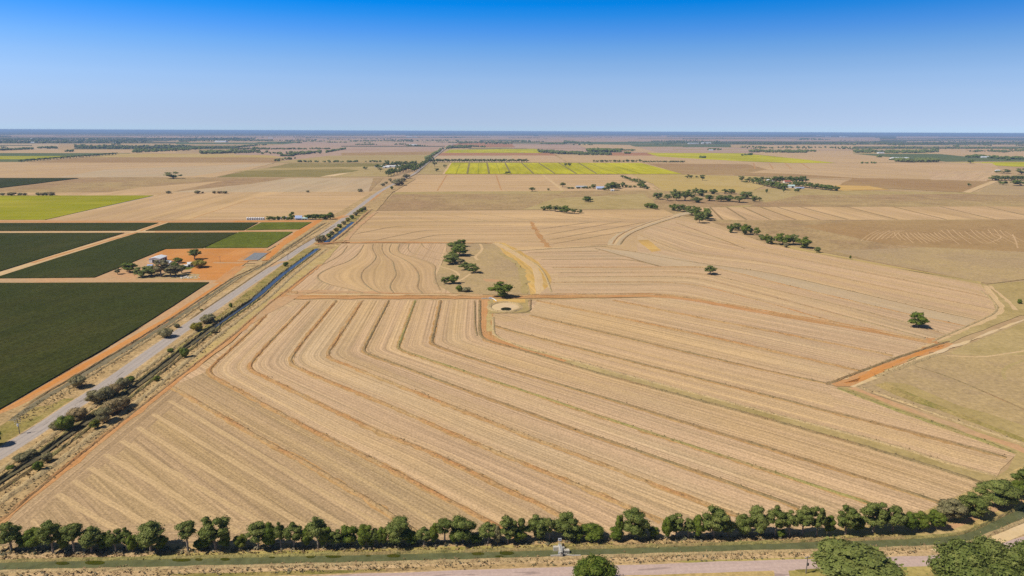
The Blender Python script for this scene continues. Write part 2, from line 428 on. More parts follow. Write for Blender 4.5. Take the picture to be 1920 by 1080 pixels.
def field(name, poly, mat, row=None, jit=1.0, label=None, kind='structure', height=0.0):
    """a paddock: polygon traced on the ground; row = two photo points giving the direction of its rows"""
    g = [G(*p) for p in poly]
    c = np.mean(g, axis=0)
    dist = np.linalg.norm(c)
    g = densify(g, max(6.0, dist / 35), jit * 0.0012 * dist)
    if row is None:
        ang = 0.0
    else:
        d = G(*row[1]) - G(*row[0])
        ang = math.atan2(d[1], d[0])
    ca, sa = math.cos(ang), math.sin(ang)
    z = nz()
    uv = [(p[0] * ca + p[1] * sa, -p[0] * sa + p[1] * ca) for p in g]
    n = len(g)
    if height <= 0:
        o = link_mesh(name, [(p[0], p[1], zf(z, p[1])) for p in g], [range(n)], M[mat], uvs=uv)
        if o.data.polygons[0].normal.z < 0:
            o.data.flip_normals()
    else:
        vs = [(p[0], p[1], zf(z, p[1]) + height) for p in g] + [(p[0], p[1], 0) for p in g]
        fs = [range(n)] + [(i, (i + 1) % n, (i + 1) % n + n, i + n) for i in range(n)]
        o = link_mesh(name, vs, fs, M[mat], uvs=uv + uv)
    tag(o, kind=kind)
    if label: o['label'] = label
    return o

def fillet(pts, r):
    pts = [np.asarray(p, float) for p in pts]
    if len(pts) < 3:
        return pts
    out = [pts[0]]
    for i in range(1, len(pts) - 1):
        a, b, c = pts[i - 1], pts[i], pts[i + 1]
        la, lc = np.linalg.norm(a - b), np.linalg.norm(c - b)
        p0 = b + (a - b) / la * min(r, la * 0.45)
        p1 = b + (c - b) / lc * min(r, lc * 0.45)
        for t in np.linspace(0, 1, 7):
            out.append((1 - t) ** 2 * p0 + 2 * t * (1 - t) * b + t * t * p1)
    out.append(pts[-1])
    return out

def resample(pts, n):
    p = np.asarray(pts)
    s = np.concatenate([[0], np.cumsum(np.linalg.norm(np.diff(p, axis=0), axis=1))])
    t = np.linspace(0, s[-1], n)
    return np.stack([np.interp(t, s, p[:, 0]), np.interp(t, s, p[:, 1])], 1), t

def gline(px, r=10.0):
    return fillet([G(*p) for p in px], r)

def legs(px, k):
    """split the rounded line at its k-th photo point (the corner)"""
    g = [G(*p) for p in px]
    if k is None:
        return [fillet(g, 14)]
    f = fillet(g, 12)
    i = 1 + (k - 1) * 7 + 3
    return [f[:i + 1], f[i:]]

def loft(name, lines, mat, n=56):
    """paddock strips between neighbouring banks; the rows follow the banks. One sheet per strip."""
    v0 = 0.0
    for (A, ka), (B, kb) in zip(lines[:-1], lines[1:]):
        la, lb = legs(A, ka), legs(B, kb)
        z = nz()
        vs, uv, fs = [], [], []
        u0 = 0.0
        pa = np.concatenate([resample(x, n)[0] for x in la])
        pb = np.concatenate([resample(x, n)[0] for x in lb])
        w = float(np.median(np.linalg.norm(pa - pb, axis=1)))
        cuts = max(2, int(w / 15))
        mid = (pa + pb) / 2
        s = np.concatenate([[0], np.cumsum(np.linalg.norm(np.diff(mid, axis=0), axis=1))])
        for i in range(len(pa)):
            for j in range(cuts + 1):
                t = j / cuts
                p = pa[i] * (1 - t) + pb[i] * t
                vs.append((p[0], p[1], zf(z, p[1]))); uv.append((s[i], v0 + w * t))
        for i in range(len(pa) - 1):
            for j in range(cuts):
                a = i * (cuts + 1) + j
                fs.append((a, a + 1, a + cuts + 2, a + cuts + 1))
        v0 += w
        o = link_mesh(name, vs, fs, M[mat], uvs=uv)
        if o.data.polygons[len(fs) // 2].normal.z < 0:
            o.data.flip_normals()
        tag(o, kind='structure')

def ribbon(name, px, width, mat, r=10, kind='structure', jit=0.0, step=6.0, z=None, wob=0.0):
    g = gline(px, r)
    L = np.linalg.norm(np.diff(np.asarray(g), axis=0), axis=1).sum()
    p, s = resample(g, int(min(400, max(6, L / step))))
    d = np.gradient(p, axis=0); d /= np.linalg.norm(d, axis=1)[:, None] + 1e-9
    nrm = np.stack([-d[:, 1], d[:, 0]], 1)
    w = np.linspace(width[0], width[1], len(p)) / 2 if isinstance(width, tuple) else np.full(len(p), width / 2)
    zz = nz()
    vs, uv, fs = [], [], []
    off = np.array((-1, -0.5, 0, 0.5, 1))
    for i in range(len(p)):
        for j, o in enumerate(off):
            e = w[i] * o + (RNG.normal(0, jit) if j in (0, 4) else 0)
            q = p[i] + nrm[i] * e
            vs.append((q[0], q[1], zf(zz, q[1]) if z is None else z)); uv.append((s[i], e))
    for i in range(len(p) - 1):
        for j in range(4):
            a = i * 5 + j
            fs.append((a, a + 5, a + 6, a + 1))
    o = link_mesh(name, vs, fs, M[mat], uvs=uv)
    if o.data.polygons[0].normal.z < 0:
        o.data.flip_normals()
    tag(o, kind=kind)
    return o, p

TUFTS = {'tuft_dry': [], 'tuft_dark': [], 'tuft_green': [], 'scrub': []}
def ridge(name, px, width, height, mat, r=10, step=2.5, tufts=None, density=0.5, tsize=0.5, rough=0.22):
    """a low contour bank of thrown-up soil with a rounded, clodded crest"""
    g = gline(px, r)
    L = np.linalg.norm(np.diff(np.asarray(g), axis=0), axis=1).sum()
    dist = np.linalg.norm(np.mean(g, axis=0))
    st = max(step, dist / 160)
    p, s = resample(g, int(min(420, max(8, L / st))))
    d = np.gradient(p, axis=0); d /= np.linalg.norm(d, axis=1)[:, None] + 1e-9
    nrm = np.stack([-d[:, 1], d[:, 0]], 1)
    prof = [(-1, 0.0), (-0.6, 0.45), (-0.2, 1.0), (0.2, 0.95), (0.6, 0.4), (1, 0.0)]
    zn = nz(); height *= 0.6
    vs, fs, uv = [], [], []
    for i in range(len(p)):
        z0 = zf(zn, p[i][1]) + 0.02
        endf = min(1.0, i / 3.0, (len(p) - 1 - i) / 3.0)
        sway = RNG.normal(0, width * 0.03)
        for j, (o, h) in enumerate(prof):
            e = width / 2 * o * (1 + RNG.normal(0, rough * 0.35)) + sway
            q = p[i] + nrm[i] * e
            zz = 0.0 if h == 0 else z0 - .02 * (1 - endf) + height * endf * h * (1 + RNG.normal(0, rough))
            vs.append((q[0], q[1], zz)); uv.append((s[i], e))
    k = len(prof)
    for i in range(len(p) - 1):
        for j in range(k - 1):
            a = i * k + j
            fs.append((a, a + k, a + k + 1, a + 1))
    o = link_mesh(name, vs, fs, M[mat], uvs=uv)
    if o.data.polygons[2].normal.z < 0:
        o.data.flip_normals()
    tag(o, kind='structure')
    if tufts:
        nt = int(L * density)
        idx = RNG.random(nt) * (len(p) - 1)
        # clumped along the bank
        ph = RNG.random(3) * 10
        for t in idx:
            ss = t / len(p) * L
            if math.sin(ss * 0.045 + ph[0]) + math.sin(ss * 0.13 + ph[1]) + RNG.normal(0, 0.9) < 0.1:
                continue
            i = int(t); f = t - i
            q = p[i] * (1 - f) + p[i + 1] * f + nrm[i] * RNG.normal(0.15 * width, width * 0.28)
            TUFTS[tufts].append((q[0], q[1], zf(zn, q[1]) + height * 0.4, tsize * RNG.uniform(0.6, 1.5)))
    return o

# ================================================================== GROUND
big = 95000.0
o = link_mesh('ground', [(-big, -400, 0), (big, -400, 0), (big, big * 0.62, 0), (-big, big * 0.62, 0)], [(0, 1, 2, 3)], M['base'],
              uvs=[(-big, 0), (big, 0), (big, big), (-big, big)])
tag(o, kind='structure')
def yh(x):                                   # photo height of the horizon
    return 246 + (x - 960) * 0.0039
XL, XR = -260, 2200

# ---- far plain: broad paddocks fading to the horizon
def far(x0, x1, y0, y1, mat, sl=0.0, sr=0.0):
    """far paddock between photo heights y0 (back) and y1 (front)"""
    field('field', [(x0 + sl, y0), (x1 + sr, y0), (x1, y1), (x0, y1)], mat, jit=0.4)
field('far_forest', [(XL, yh(XL) + 1.9), (960, yh(960) + 1.9), (XR, yh(XR) + 1.9), (XR, yh(XR) + 7.5), (1500, yh(1500) + 7.5), (960, 252.6), (500, 253), (XL, 252)], 'far_dark', jit=0.2)
for (x0, x1, y0, y1, m) in [
    (XL, 1000, 253, 262, 'far_pink'), (XL, 20, 251, 257, 'far_dark'), (460, 1250, 253.5, 264, 'far_pink'), (1000, XR, 255.5, 268, 'far_pink'),
    (-200, 250, 257.5, 262.5, 'far_dark'), (-200, 330, 262, 269, 'far_dark'), (250, 470, 258.5, 263, 'far_dark'), (330, 700, 265.5, 271, 'far_green'),
    (100, 720, 253.4, 254.6, 'far_dark'), (760, 1010, 252.8, 254.3, 'far_dark'), (1000, 1240, 254.2, 255.4, 'far_dark'),
    (1250, XR, 255.6, 257.0, 'far_dark'), (1500, 1540, 258.5, 262, 'far_dark'), (1640, XR, 256, 265, 'far_dark'),
    (1680, 1760, 255.5, 259.5, 'far_pink'), (1760, 2000, 256.3, 258.6, 'far_pink'), (1720, 1900, 264.2, 266.2, 'far_pink'), (1330, 1650, 258.4, 264.5, 'far_pink'),
    (1250, 1700, 265, 271, 'far_dark'), (1700, XR, 266.5, 271, 'far_dark'),
    (960, 1300, 266, 270.5, 'far_green'), (900, 960, 262, 268, 'far_dark'), (1280, 1370, 270, 276.5, 'far_green'), (1100, 1280, 269, 275, 'far_green'),
    (-200, 110, 269.5, 285, 'stubble_grey'), (110, 700, 270.5, 284, 'base'), (560, 860, 266, 276, 'far_pink'), (-200, 330, 281, 287, 'stubble_pink'),
    (430, 620, 276, 280.5, 'pasture_yellow'), (140, 470, 273, 280, 'far_dark'), (0, 60, 272, 273.5, 'far_dark'),
    (960, 1420, 276, 287, 'far_pink'), (1420, 1880, 272, 290, 'stubble_pink'), (1600, 1760, 278, 288, 'pasture_olive'), (1740, XR, 273, 296, 'stubble_pink'),
    (1600, 1960, 274.5, 279, 'far_dark')]:
    far(x0, x1, y0, y1, m)
_fr = random.Random(21)
for k in range(70):
    y0 = 256 + 24 * _fr.random() ** 1.2
    x0 = _fr.uniform(-200, 1950); w = _fr.uniform(40, 260)
    hgt = _fr.uniform(.25, .55) * (1 + (y0 - 254) * .07)
    yy = y0 + (x0 - 960) * .0039
    m = _fr.choice(['far_pink', 'far_pink', 'stubble_grey', 'far_green', 'far_dark', 'brown_field', 'pasture_olive', 'stubble_pink'])
    s = (960 - x0) / 1500 * _fr.uniform(2, 14)
    field('field', [(x0 + s, yy), (x0 + w + s, yy + .2), (x0 + w - 2, yy + hgt + .2), (x0, yy + hgt)], m, jit=.2)
field('field', [(560, 267.5), (870, 267), (835, 276.5), (480, 276.5)], 'far_pink', jit=.3)
field('field', [(900, 267), (965, 270), (972, 276), (838, 275.5), (862, 268)], 'red_field', jit=.3)
field('field', [(450, 276), (835, 275), (822, 292), (575, 305), (440, 292)], 'far_pink', jit=.3)
field('field', [(640, 287), (826, 284), (815, 291), (640, 293)], 'brown_field', jit=.4)
field('field', [(620, 292), (812, 290), (795, 305), (500, 305)], 'pasture_olive', jit=.4)
field('field', [(640, 273.6), (834, 274), (834, 275.4), (640, 275.2)], 'far_dark', jit=.2)
field('field', [(960, 270), (1080, 271), (1100, 279), (968, 278)], 'far_pink', jit=.2)
field('field', [(1080, 270), (1180, 272), (1240, 288), (1105, 280)], 'stubble_pink', jit=.2)
# left far
field('field', [(XL, 287.2), (245, 287.2), (232, 289.6), (142, 292.6), (XL, 292.4)], 'far_green', jit=.3)
field('field', [(XL, 292.4), (142, 292.6), (40, 303), (XL, 304.5)], 'yellow_crop2', jit=.3)
field('field', [(XL, 298), (70, 299), (40, 303.4), (XL, 304.5)], 'far_green', jit=.3)
field('field', [(215, 288), (330, 288.5), (500, 291), (540, 296), (150, 296.5)], 'pasture_yellow', jit=.4)
field('field', [(165, 295), (480, 295.2), (540, 297), (515, 305), (50, 305)], 'brown_field', jit=.4)
field('field', [(XL, 305), (515, 305), (470, 318), (400, 333), (XL, 334)], 'stubble_pink', row=((100, 330), (480, 312)), jit=.5)
field('field', [(200, 318), (515, 306), (440, 318), (360, 331), (100, 333)], 'stubble_grey', row=((100, 330), (480, 312)), jit=.7)
field('field', [(XL, 334), (720, 333.5), (690, 362), (XL, 363)], 'pasture_brown', row=((200, 360), (480, 334)), jit=.4)
field('field', [(260, 352), (420, 339), (310, 362.5), (190, 362.5)], 'stubble_pink', jit=.7)
field('field', [(300, 362.5), (470, 345), (540, 334), (700, 334), (690, 362)], 'stubble_grey', row=((400, 360), (500, 340)), jit=.5)
field('field', [(543, 306), (722, 306), (705, 313), (497, 316)], 'olive_crop', jit=.4)
field('field', [(497, 315.5), (720, 312), (712, 321), (430, 322)], 'pasture_olive', jit=.4)
field('field', [(462, 320.5), (640, 316.5), (680, 320), (600, 332), (406, 332.4)], 'olive_crop', jit=.5)
field('field', [(632, 326), (690, 319.5), (725, 321), (690, 329), (600, 331.5)], 'sand', jit=.6)
field('field', [(690, 316), (745, 313), (737, 331), (620, 332)], 'pasture_olive', jit=.5)
field('field', [(XL, 335), (147, 335), (0, 353), (XL, 366)], 'dark_crop', row=((0, 353), (147, 335)), height=1.2, kind='stuff', label='small dark green crop block at the left edge beyond the yellow-green field', jit=.3)
ribbon('track', [(XL, 341.5), (120, 341.3)], 6, 'track_pale', step=40)
for xa, xb in [(182, 205), (214, 266), (287, 314), (368, 384)]:
    ribbon('track', [(xa, 333.2), (xb, 333.2)], 6, 'bank_dark', step=25, jit=1)
# stubble west of the road
field('field', [(XL, 362), (735, 360), (640, 411), (XL, 415)], 'stubble_soft', row=((360, 408), (480, 370)), jit=.4)
field('field', [(360, 412), (480, 370), (530, 362), (725, 359), (622, 412)], 'stubble_soft', row=((300, 400), (600, 399)), jit=.4)
field('field', [(XL, 367.5), (288, 367.2), (83, 413), (XL, 413)], 'yellow_crop2', row=((0, 395), (288, 394)), height=0.5, kind='stuff', label='yellow-green crop with a straight right edge at the left of the photo', jit=.3)
ribbon('track', [(292, 366), (120, 405), (60, 414)], 8, 'track_pale', step=20)
ribbon('track', [(287, 368), (86, 412)], 2.5, 'asphalt', step=20)
ribbon('track', [(480, 371), (362, 409)], 2.0, 'track_brown', step=20)
# ---- far right
field('field', [(843, 281), (1000, 279), (1040, 283), (1010, 287.5), (832, 287)], 'yellow_crop', row=((900, 290), (903, 281)), jit=.2)
field('field', [(830, 286.6), (1035, 287), (1045, 292), (818, 292)], 'red_field', jit=.2)
field('field', [(816, 292), (1010, 292), (1050, 304.5), (800, 304)], 'stubble_grey', jit=.3)
field('field', [(960, 291.6), (1040, 291.8), (1062, 304.4), (960, 305)], 'stubble', jit=.3)
field('field', [(1045, 291.5), (1240, 292), (1440, 306), (1300, 308), (1065, 305)], 'stubble_pink', jit=.3)
field('field', [(1148, 286.4), (1222, 286.8), (1246, 292), (1135, 292)], 'red_field', jit=.2)
field('field', [(1213, 287), (1388, 287.4), (1497, 298), (1570, 305.6), (1480, 305.6), (1380, 302), (1233, 293.5)], 'yellow_crop', row=((1230, 290), (1480, 302)), jit=.25)
field('field', [(1390, 287), (1680, 290), (1850, 303), (1570, 306), (1497, 298)], 'stubble_pink', jit=.4)
field('field', [(1600, 288.6), (1760, 288.8), (1835, 296), (1850, 302.5), (1775, 303.4), (1690, 297)], 'far_green', jit=.3)
field('field', [(1660, 291), (1900, 296), (1960, 303), (1850, 302.6)], 'far_green', jit=.3)
field('field', [(1780, 305), (1840, 304.2), (XR, 303), (XR, 318), (1900, 312.5)], 'yellow_crop', row=((1800, 306), (1920, 312)), jit=.3)
field('field', [(1200, 306), (1440, 306), (1560, 306), (1840, 305), (1900, 340), (1620, 338), (1420, 330), (1280, 327)], 'stubble_pink', row=((1300, 310), (1700, 336)), jit=.4)
field('field', [(1212, 306.5), (1400, 308), (1440, 318), (1380, 328), (1280, 327)], 'brown_field', row=((1220, 310), (1390, 326)), jit=.5)
field('field', [(1330, 322), (1480, 326), (1640, 336), (1500, 333), (1380, 329)], 'brown_field', row=((1330, 322), (1640, 338)), jit=.7)
for x in (1413, 1442, 1472, 1502):
    ribbon('bank', [(x, 306), (x + (x - 1395) * 0.16, 317)], 4, 'track_brown', step=40)
field('field', [(1560, 308), (1860, 306), (1880, 320), (1700, 318)], 'stubble_soft', row=((1560, 308), (1860, 318)), jit=.6)
field('field', [(1180, 327.2), (1290, 327.2), (1420, 331), (1445, 345), (1400, 362), (1240, 358), (1225, 345)], 'pasture_yellow', jit=.5)
field('field', [(1440, 335), (1620, 338), (1610, 348), (1575, 353), (1440, 350)], 'stubble_pink', jit=.5)
field('field', [(1600, 334), (1880, 338), (1840, 352), (1812, 361), (1570, 349)], 'brown_field', row=((1600, 345), (1860, 336)), jit=.6)
field('field', [(1740, 322), (1865, 321), (1850, 340), (1745, 337)], 'stubble', row=((1740, 338), (1800, 322)), jit=.5)
field('field', [(1566, 347.5), (1630, 349), (1670, 356), (1560, 358)], 'track_gold', jit=.7)
field('field', [(1380, 360), (1460, 352), (1560, 357), (1812, 361), (XR, 364), (XR, 386), (1330, 389)], 'pasture_olive', row=((1380, 380), (1900, 384)), jit=.5)
field('field', [(1500, 366), (1812, 364), (XR, 372), (XR, 387), (1400, 388)], 'pasture_brown', row=((1380, 380), (1900, 384)), jit=.6)
field('field', [(1862, 340), (XR, 338), (XR, 372), (1830, 365)], 'pasture_grey', jit=.5)
ribbon('track', [(1812, 361), (1866, 339)], 14, 'track_pale', step=20)
# ---- yellow-green block in the middle distance
field('field', [(795, 305), (850, 305), (834, 327), (785, 327)], 'pasture_olive', jit=.3)
field('field', [(847, 305.6), (1202, 306), (1278, 326.5), (834, 326.4)], 'yellow_crop', row=((960, 326), (950, 306)), height=0.6, kind='stuff', label='bright yellow-green crop block in the middle distance', jit=.15)
field('crop_strip', [(1115, 316.2), (1128, 316.4), (1146, 326.6), (1137, 326.6)], 'stubble_pink', jit=.1, kind='structure').location.z = 0.45
for (xa, xb) in [(880, 876), (913, 917), (947, 957), (978, 1000), (1010, 1040), (1048, 1080), (1085, 1118)]:
    ribbon('track', [(xa, 306), (xb, 326)], 5, 'olive_crop', step=30, z=1.5 + xa * 1e-5)
for (xa, xb) in [(863, 855), (897, 896), (930, 937), (1100, 1160), (1130, 1200)]:
    ribbon('track', [(xa, 306), (xb, 326)], 2.0, 'yellow_crop2', step=30, z=1.54 + xa * 1e-5)
ribbon('track', [(846, 306), (832, 327)], 8, 'track_pale', step=20)
ribbon('track', [(770, 326.9), (1290, 327.4)], 4, 'bank_dark', step=20)
field('field', [(790, 327.4), (1185, 327.8), (1240, 357), (738, 361)], 'stubble_soft', row=((850, 345), (1150, 344)), jit=.3)
ribbon('bank', [(838, 328), (820, 358)], 3, 'track_brown', step=20)
ribbon('bank', [(930, 328), (940, 357)], 3, 'track_brown', step=20)
ribbon('track', [(1018, 328), (1057, 358)], 7, 'track_pale', step=20)
field('field', [(742, 361), (1240, 357), (1260, 372), (1250, 392), (700, 395)], 'pasture_brown', row=((750, 380), (1200, 378)), jit=.4)
field('field', [(742, 360.4), (1060, 358), (1050, 363), (735, 365)], 'pasture_olive', row=((750, 380), (1200, 378)), jit=.7)
field('field', [(1040, 372), (1240, 362), (1255, 372), (1230, 392), (980, 393)], 'pasture_olive', row=((750, 380), (1200, 378)), jit=.9)
field('field', [(1200, 357), (1380, 362), (1440, 382), (1340, 389), (1300, 408), (1250, 400)], 'pasture_brown', jit=.6)
ribbon('track', [(1225, 352), (1245, 362), (1215, 378)], 5, 'pasture_olive', step=20)
# ---- striped stubble on the right, the mown brown paddock and the grey pasture below it
field('field', [(1310, 389), (XR, 386.4), (XR, 411), (1400, 414), (1330, 412)], 'stubble_soft', row=((1498, 388), (1590, 412)), jit=.25)
field('field', [(1330, 411.5), (1400, 413.4), (XR, 410.5), (XR, 540), (1840, 531), (1615, 486), (1500, 466), (1370, 440)], 'pasture_brown', row=((1500, 450), (1900, 500)), jit=.4)
field('field', [(1335, 412), (1440, 414), (1560, 420), (1500, 450), (1430, 448), (1360, 425)], 'pasture_brown', jit=.8)
field('field', [(1500, 424), (1600, 414.4), (XR, 411.5), (XR, 480), (1850, 470), (1740, 464), (1660, 458)], 'brown_field', row=((1550, 420), (1900, 470)), jit=.5)
field('field', [(1560, 470), (1740, 464), (XR, 486), (XR, 538), (1850, 531), (1640, 490)], 'pasture_grey', row=((1550, 420), (1900, 470)), jit=.6)
field('field', [(1430, 450), (1530, 472), (1700, 504), (1840, 529), (1838, 534), (1600, 488), (1480, 466)], 'pasture_yellow', jit=.7)
field('field', [(1560, 487), (1700, 506), (1830, 527), (1838, 534), (1600, 490)], 'pasture_olive', jit=.8)
for k in range(7):
    x0 = 1498 + k * 88 if k >= 0 else 0
    ribbon('bank', [(x0, 387.6), (x0 + 92 + k * 4, 412)], 3.2, 'bank_dark', step=15)
for k in range(5):
    x0 = 1333 + k * 26 + (k > 2) * 2
    ribbon('bank', [(x0 - 2 + k * 5, 388.6), (x0 + 22 + k * 19, 412.4)], 3.0, 'bank_dark', step=15)
# windrows left in the mown brown paddock
rw = random.Random(3)
def wr(pts, w=1.1):
    ribbon('windrow', [(x + rw.uniform(-.8, .8), y + rw.uniform(-.3, .3)) for x, y in pts], w, 'stubble_soft', step=8, r=25)
for k in range(7):                                   # swung rows at the near end of the paddock
    a = 1614 + k * 9.5
    wr([(a, 452 - k * .8), (a + 6, 447 - k * .8), (a + 14, 441 - k), (a + 26, 435 - k * .6), (a + 34 + k, 432)][: 5 - (k % 2)], 1.0 + .4 * (k == 3))
for k in range(12):                                  # straight rows falling to the right
    a = 1676 + k * 7.5; t = rw.uniform(.55, 1)
    wr([(a, 436 + rw.uniform(0, 2)), (a + 9 * t + k * .5, 446), (a + 20 * t + k * 1.2, 438 + 19 * t)], 1.2)
for k in range(12):
    a = 1764 + k * 11; t = rw.uniform(.6, 1)
    wr([(a, 431 + rw.uniform(-2, 4)), (a + 16 * t, 444), (a + 36 * t + k, 434 + 26 * t)], 1.0)
for k in range(9):                                   # rows bending along the far side
    y = 421 + k * 2.4
    wr([(1600 + k * 6, y + 7), (1680 + k * 8, y + 2.5), (1790 + k * 9, y + .5), (1850 + k * 5, y + 3), (1905, y + 9)], .8)
wr([(1850, 436), (1872, 441), (1879, 446), (1868, 451), (1856, 456)], 1.4)
wr([(1898, 440), (1905, 452), (1909, 466)], 1.4)

# ================================================================== THE STRIPED HOME PADDOCKS
# ---- north paddock
field('field', [(648, 455), (690, 408), (705, 395.5), (1245, 393.5), (1268, 405), (1222, 418), (1172, 437), (1152, 458), (960, 470), (930, 456)],
      'stubble_soft', row=((700, 432), (960, 431)), jit=.3)
for px in [[(680, 417), (960, 415.5), (1177, 415.5)], [(652, 442), (745, 424), (960, 423)], [(700, 452), (795, 432), (960, 431.5), (1006, 431)],
           [(767, 452), (820, 440), (960, 440), (1012, 440)], [(707, 399), (825, 414.5)], [(785, 397), (915, 414.5)], [(855, 396), (960, 409), (1000, 414)],
           [(1000, 408), (1080, 414)], [(1022, 402), (1140, 414)], [(1060, 400.5), (1180, 413)], [(1140, 399), (1225, 411)],
           [(1006, 431), (1117, 416)], [(1022, 441), (1170, 415)], [(1027, 451), (1210, 417)], [(1030, 459), (1175, 434)], [(960, 453), (1024, 453)]]:
    ridge('bank', px, 2.6, 0.5, 'bank_soft', r=20)
ribbon('track', [(996, 416), (1010, 440), (1028, 464)], 5, 'track_brown', jit=1.0)
ribbon('track', [(650, 455.5), (700, 454), (930, 456.2)], (9, 4), 'orange_dull', jit=0.8)
ridge('bank', [(640, 457), (930, 456)], 3, 0.4, 'bank_dark')
# ---- paddock of winding contour banks
c1 = [(652, 461), (642, 476), (627, 486), (600, 499)]
c2 = [(682, 459), (672, 477), (652, 492), (620, 502), (597, 514), (594, 523), (610, 532), (655, 543), (690, 552)]
c3 = [(700, 457.5), (697, 467), (707, 482), (697, 495), (680, 507), (676, 520), (682, 532), (700, 545), (718, 552)]
c4 = [(717, 457.5), (715, 467), (722, 480), (737, 490), (739, 502), (744, 516), (732, 532), (731, 542), (740, 551.5)]
c5 = [(734, 457.5), (729, 467), (732, 476), (755, 485), (772, 496), (784, 510), (786, 525), (781, 540), (794, 551.5)]
c6 = [(750, 457.5), (745, 467), (750, 476), (775, 482), (802, 491), (817, 499), (815, 512), (816, 527), (826, 545)]
c7 = [(767, 457), (764, 467), (772, 476), (795, 480), (825, 489), (860, 505), (872, 515), (868, 530), (860, 548)]
field('field', [(585, 497), (640, 457), (836, 457), (838, 475), (826, 500), (812, 530), (850, 552), (525, 554), (545, 535)], 'stubble', row=((585, 497), (640, 457)), jit=.4)
loft('field', [([(c[0][0], 457.5)] + c[1:], None) for c in (c2, c3, c4, c5, c6)], 'stubble_soft', n=60)
for c in (c1, c2, c3, c4, c5, c6):
    ridge('bank', c, 2.0, 0.3, 'bank_soft', r=22)
ridge('bank', c7[:5], 1.6, 0.25, 'bank_soft', r=22)
ridge('bank', [(790, 457), (795, 465), (815, 474), (837, 477)], 1.6, 0.25, 'bank_soft', r=22)
ribbon('track', [(520, 553.5), (560, 547), (600, 546), (640, 549), (905, 552)], (9, 5), 'earth_pink', jit=1.0)
# ---- pasture with the trees and the dam, the gold-coloured farm track curving past it
field('field', [(836, 457), (930, 457), (957, 474), (985, 500), (995, 530), (1002, 552), (850, 552.5), (812, 530), (826, 500), (838, 475)], 'pasture_grey', row=((836, 500), (985, 500)), jit=.6)
ribbon('track', [(900, 458), (905, 466), (900, 474), (889, 482), (896, 488)], 2.5, 'track_pale', r=12)
ribbon('track', [(820, 499), (845, 505), (860, 513), (860, 520), (846, 530)], 2.2, 'track_pale', r=12)
ribbon('track', [(884, 512), (866, 525), (848, 532)], 2.0, 'track_pale', r=12)
field('field', [(905, 523), (925, 524), (952, 527), (940, 530), (910, 528)], 'earth_pink', jit=1.0)
# east of the curving track
field('field', [(930, 457), (960, 471), (1152, 459), (1245, 475), (1440, 525), (1440, 586), (1260, 553), (1030, 553), (1020, 520), (985, 487)], 'stubble', row=((1040, 512), (1300, 510)), jit=.4)
field('field', [(926, 455), (946, 456), (975, 470), (1010, 492), (1030, 515), (1042, 552), (995, 553), (988, 525), (976, 500), (950, 480)], 'track_gold', row=((940, 460), (1010, 530)), jit=.7)
ribbon('track', [(928, 456), (957, 471), (982, 487), (1002, 500), (1010, 520), (1012, 552)], 6, 'track_pale', jit=.4)
ribbon('track', [(935, 474), (962, 488), (978, 505), (984, 530), (986, 551)], 5, 'pasture_olive', jit=1.0)
ridge('bank', [(938, 457), (965, 472), (990, 487), (1010, 499), (1024, 518), (1034, 549)], 2.4, 0.6, 'bank_grass', r=25)
# ---- eastern contour paddocks (rows bend round)
M0 = [(1010, 553.5), (1122, 553.5), (1260, 551.5), (1440, 585.5), (1590, 611), (1745, 640)]
r1 = [(1030, 530), (1287, 529), (1440, 568), (1552, 601), (1600, 612)]
r2 = [(1046, 520), (1302, 519), (1440, 555), (1590, 595), (1738, 635)]
r3 = [(1046, 512), (1310, 510), (1440, 541), (1590, 577), (1712, 609), (1785, 631)]
r4 = [(1034, 502), (1340, 501), (1440, 527), (1565, 557), (1712, 592), (1812, 612)]
dot = [(1120, 461), (1195, 474), (1282, 490), (1440, 511), (1550, 536), (1620, 552), (1715, 575), (1830, 600)]
l2 = [(1195, 439), (1282, 475), (1440, 492), (1590, 524), (1740, 557), (1868, 582)]
l1 = [(1228, 424), (1342, 453), (1440, 475), (1652, 517), (1827, 552), (1862, 562)]
l0 = [(1262, 412), (1330, 424), (1440, 458), (1640, 499), (1800, 528), (1845, 540)]
field('field', [(1152, 459), (1172, 437), (1222, 417), (1268, 408), (1330, 415), (1440, 459), (1615, 491), (1842, 534), (1870, 575), (1872, 590), (1750, 644), (1590, 613), (1440, 588), (1400, 540), (1120, 462)],
      'stubble_pink', row=((1440, 475), (1827, 552)), jit=.3)
loft('field', [(M0, 2), (r2, 1)], 'stubble', n=40)
loft('field', [(r2, 1), (r3, 1), (r4, 1)], 'stubble', n=40)
loft('field', [(r4[1:], None), (dot[2:], None)], 'stubble_grey', n=50)
loft('field', [(dot[1:], None), (l2, None), (l1, None), (l0, None)], 'stubble', n=50)
field('field', [(1115, 466), (1240, 477), (1345, 499), (1236, 500)], 'stubble_grey', row=((1115, 466), (1235, 499)), jit=.4)
for px, mt in [(r1, 'bank_soil'), (r2, 'bank_dark'), (r3, 'bank_dark'), (r4, 'bank_soil'), (l2, 'bank_dark'), (l1, 'bank_dark')]:
    ridge('bank', px, 2.2, 0.5, 'bank_soft' if mt == 'bank_dark' else mt, r=30, tufts='tuft_dark', density=0.25, tsize=0.4)
ridge('bank', dot, 1.8, 0.3, 'bank_dark', r=30, tufts='tuft_dark', density=0.25, tsize=0.5)
for px in ([(1015, 487), (1177, 486), (1240, 500)], [(990, 474), (1122, 472)], [(1115, 466), (1177, 483), (1235, 500)]):
    ridge('bank', px, 2.8, 0.45, 'bank_dark', r=20)
ridge('bank', [(1397, 467), (1360, 452), (1267, 418)][::-1], 2.5, 0.35, 'bank_dark', r=20)
field('field', [(1196, 451), (1215, 450), (1240, 470), (1222, 473)], 'track_gold', jit=1.2)
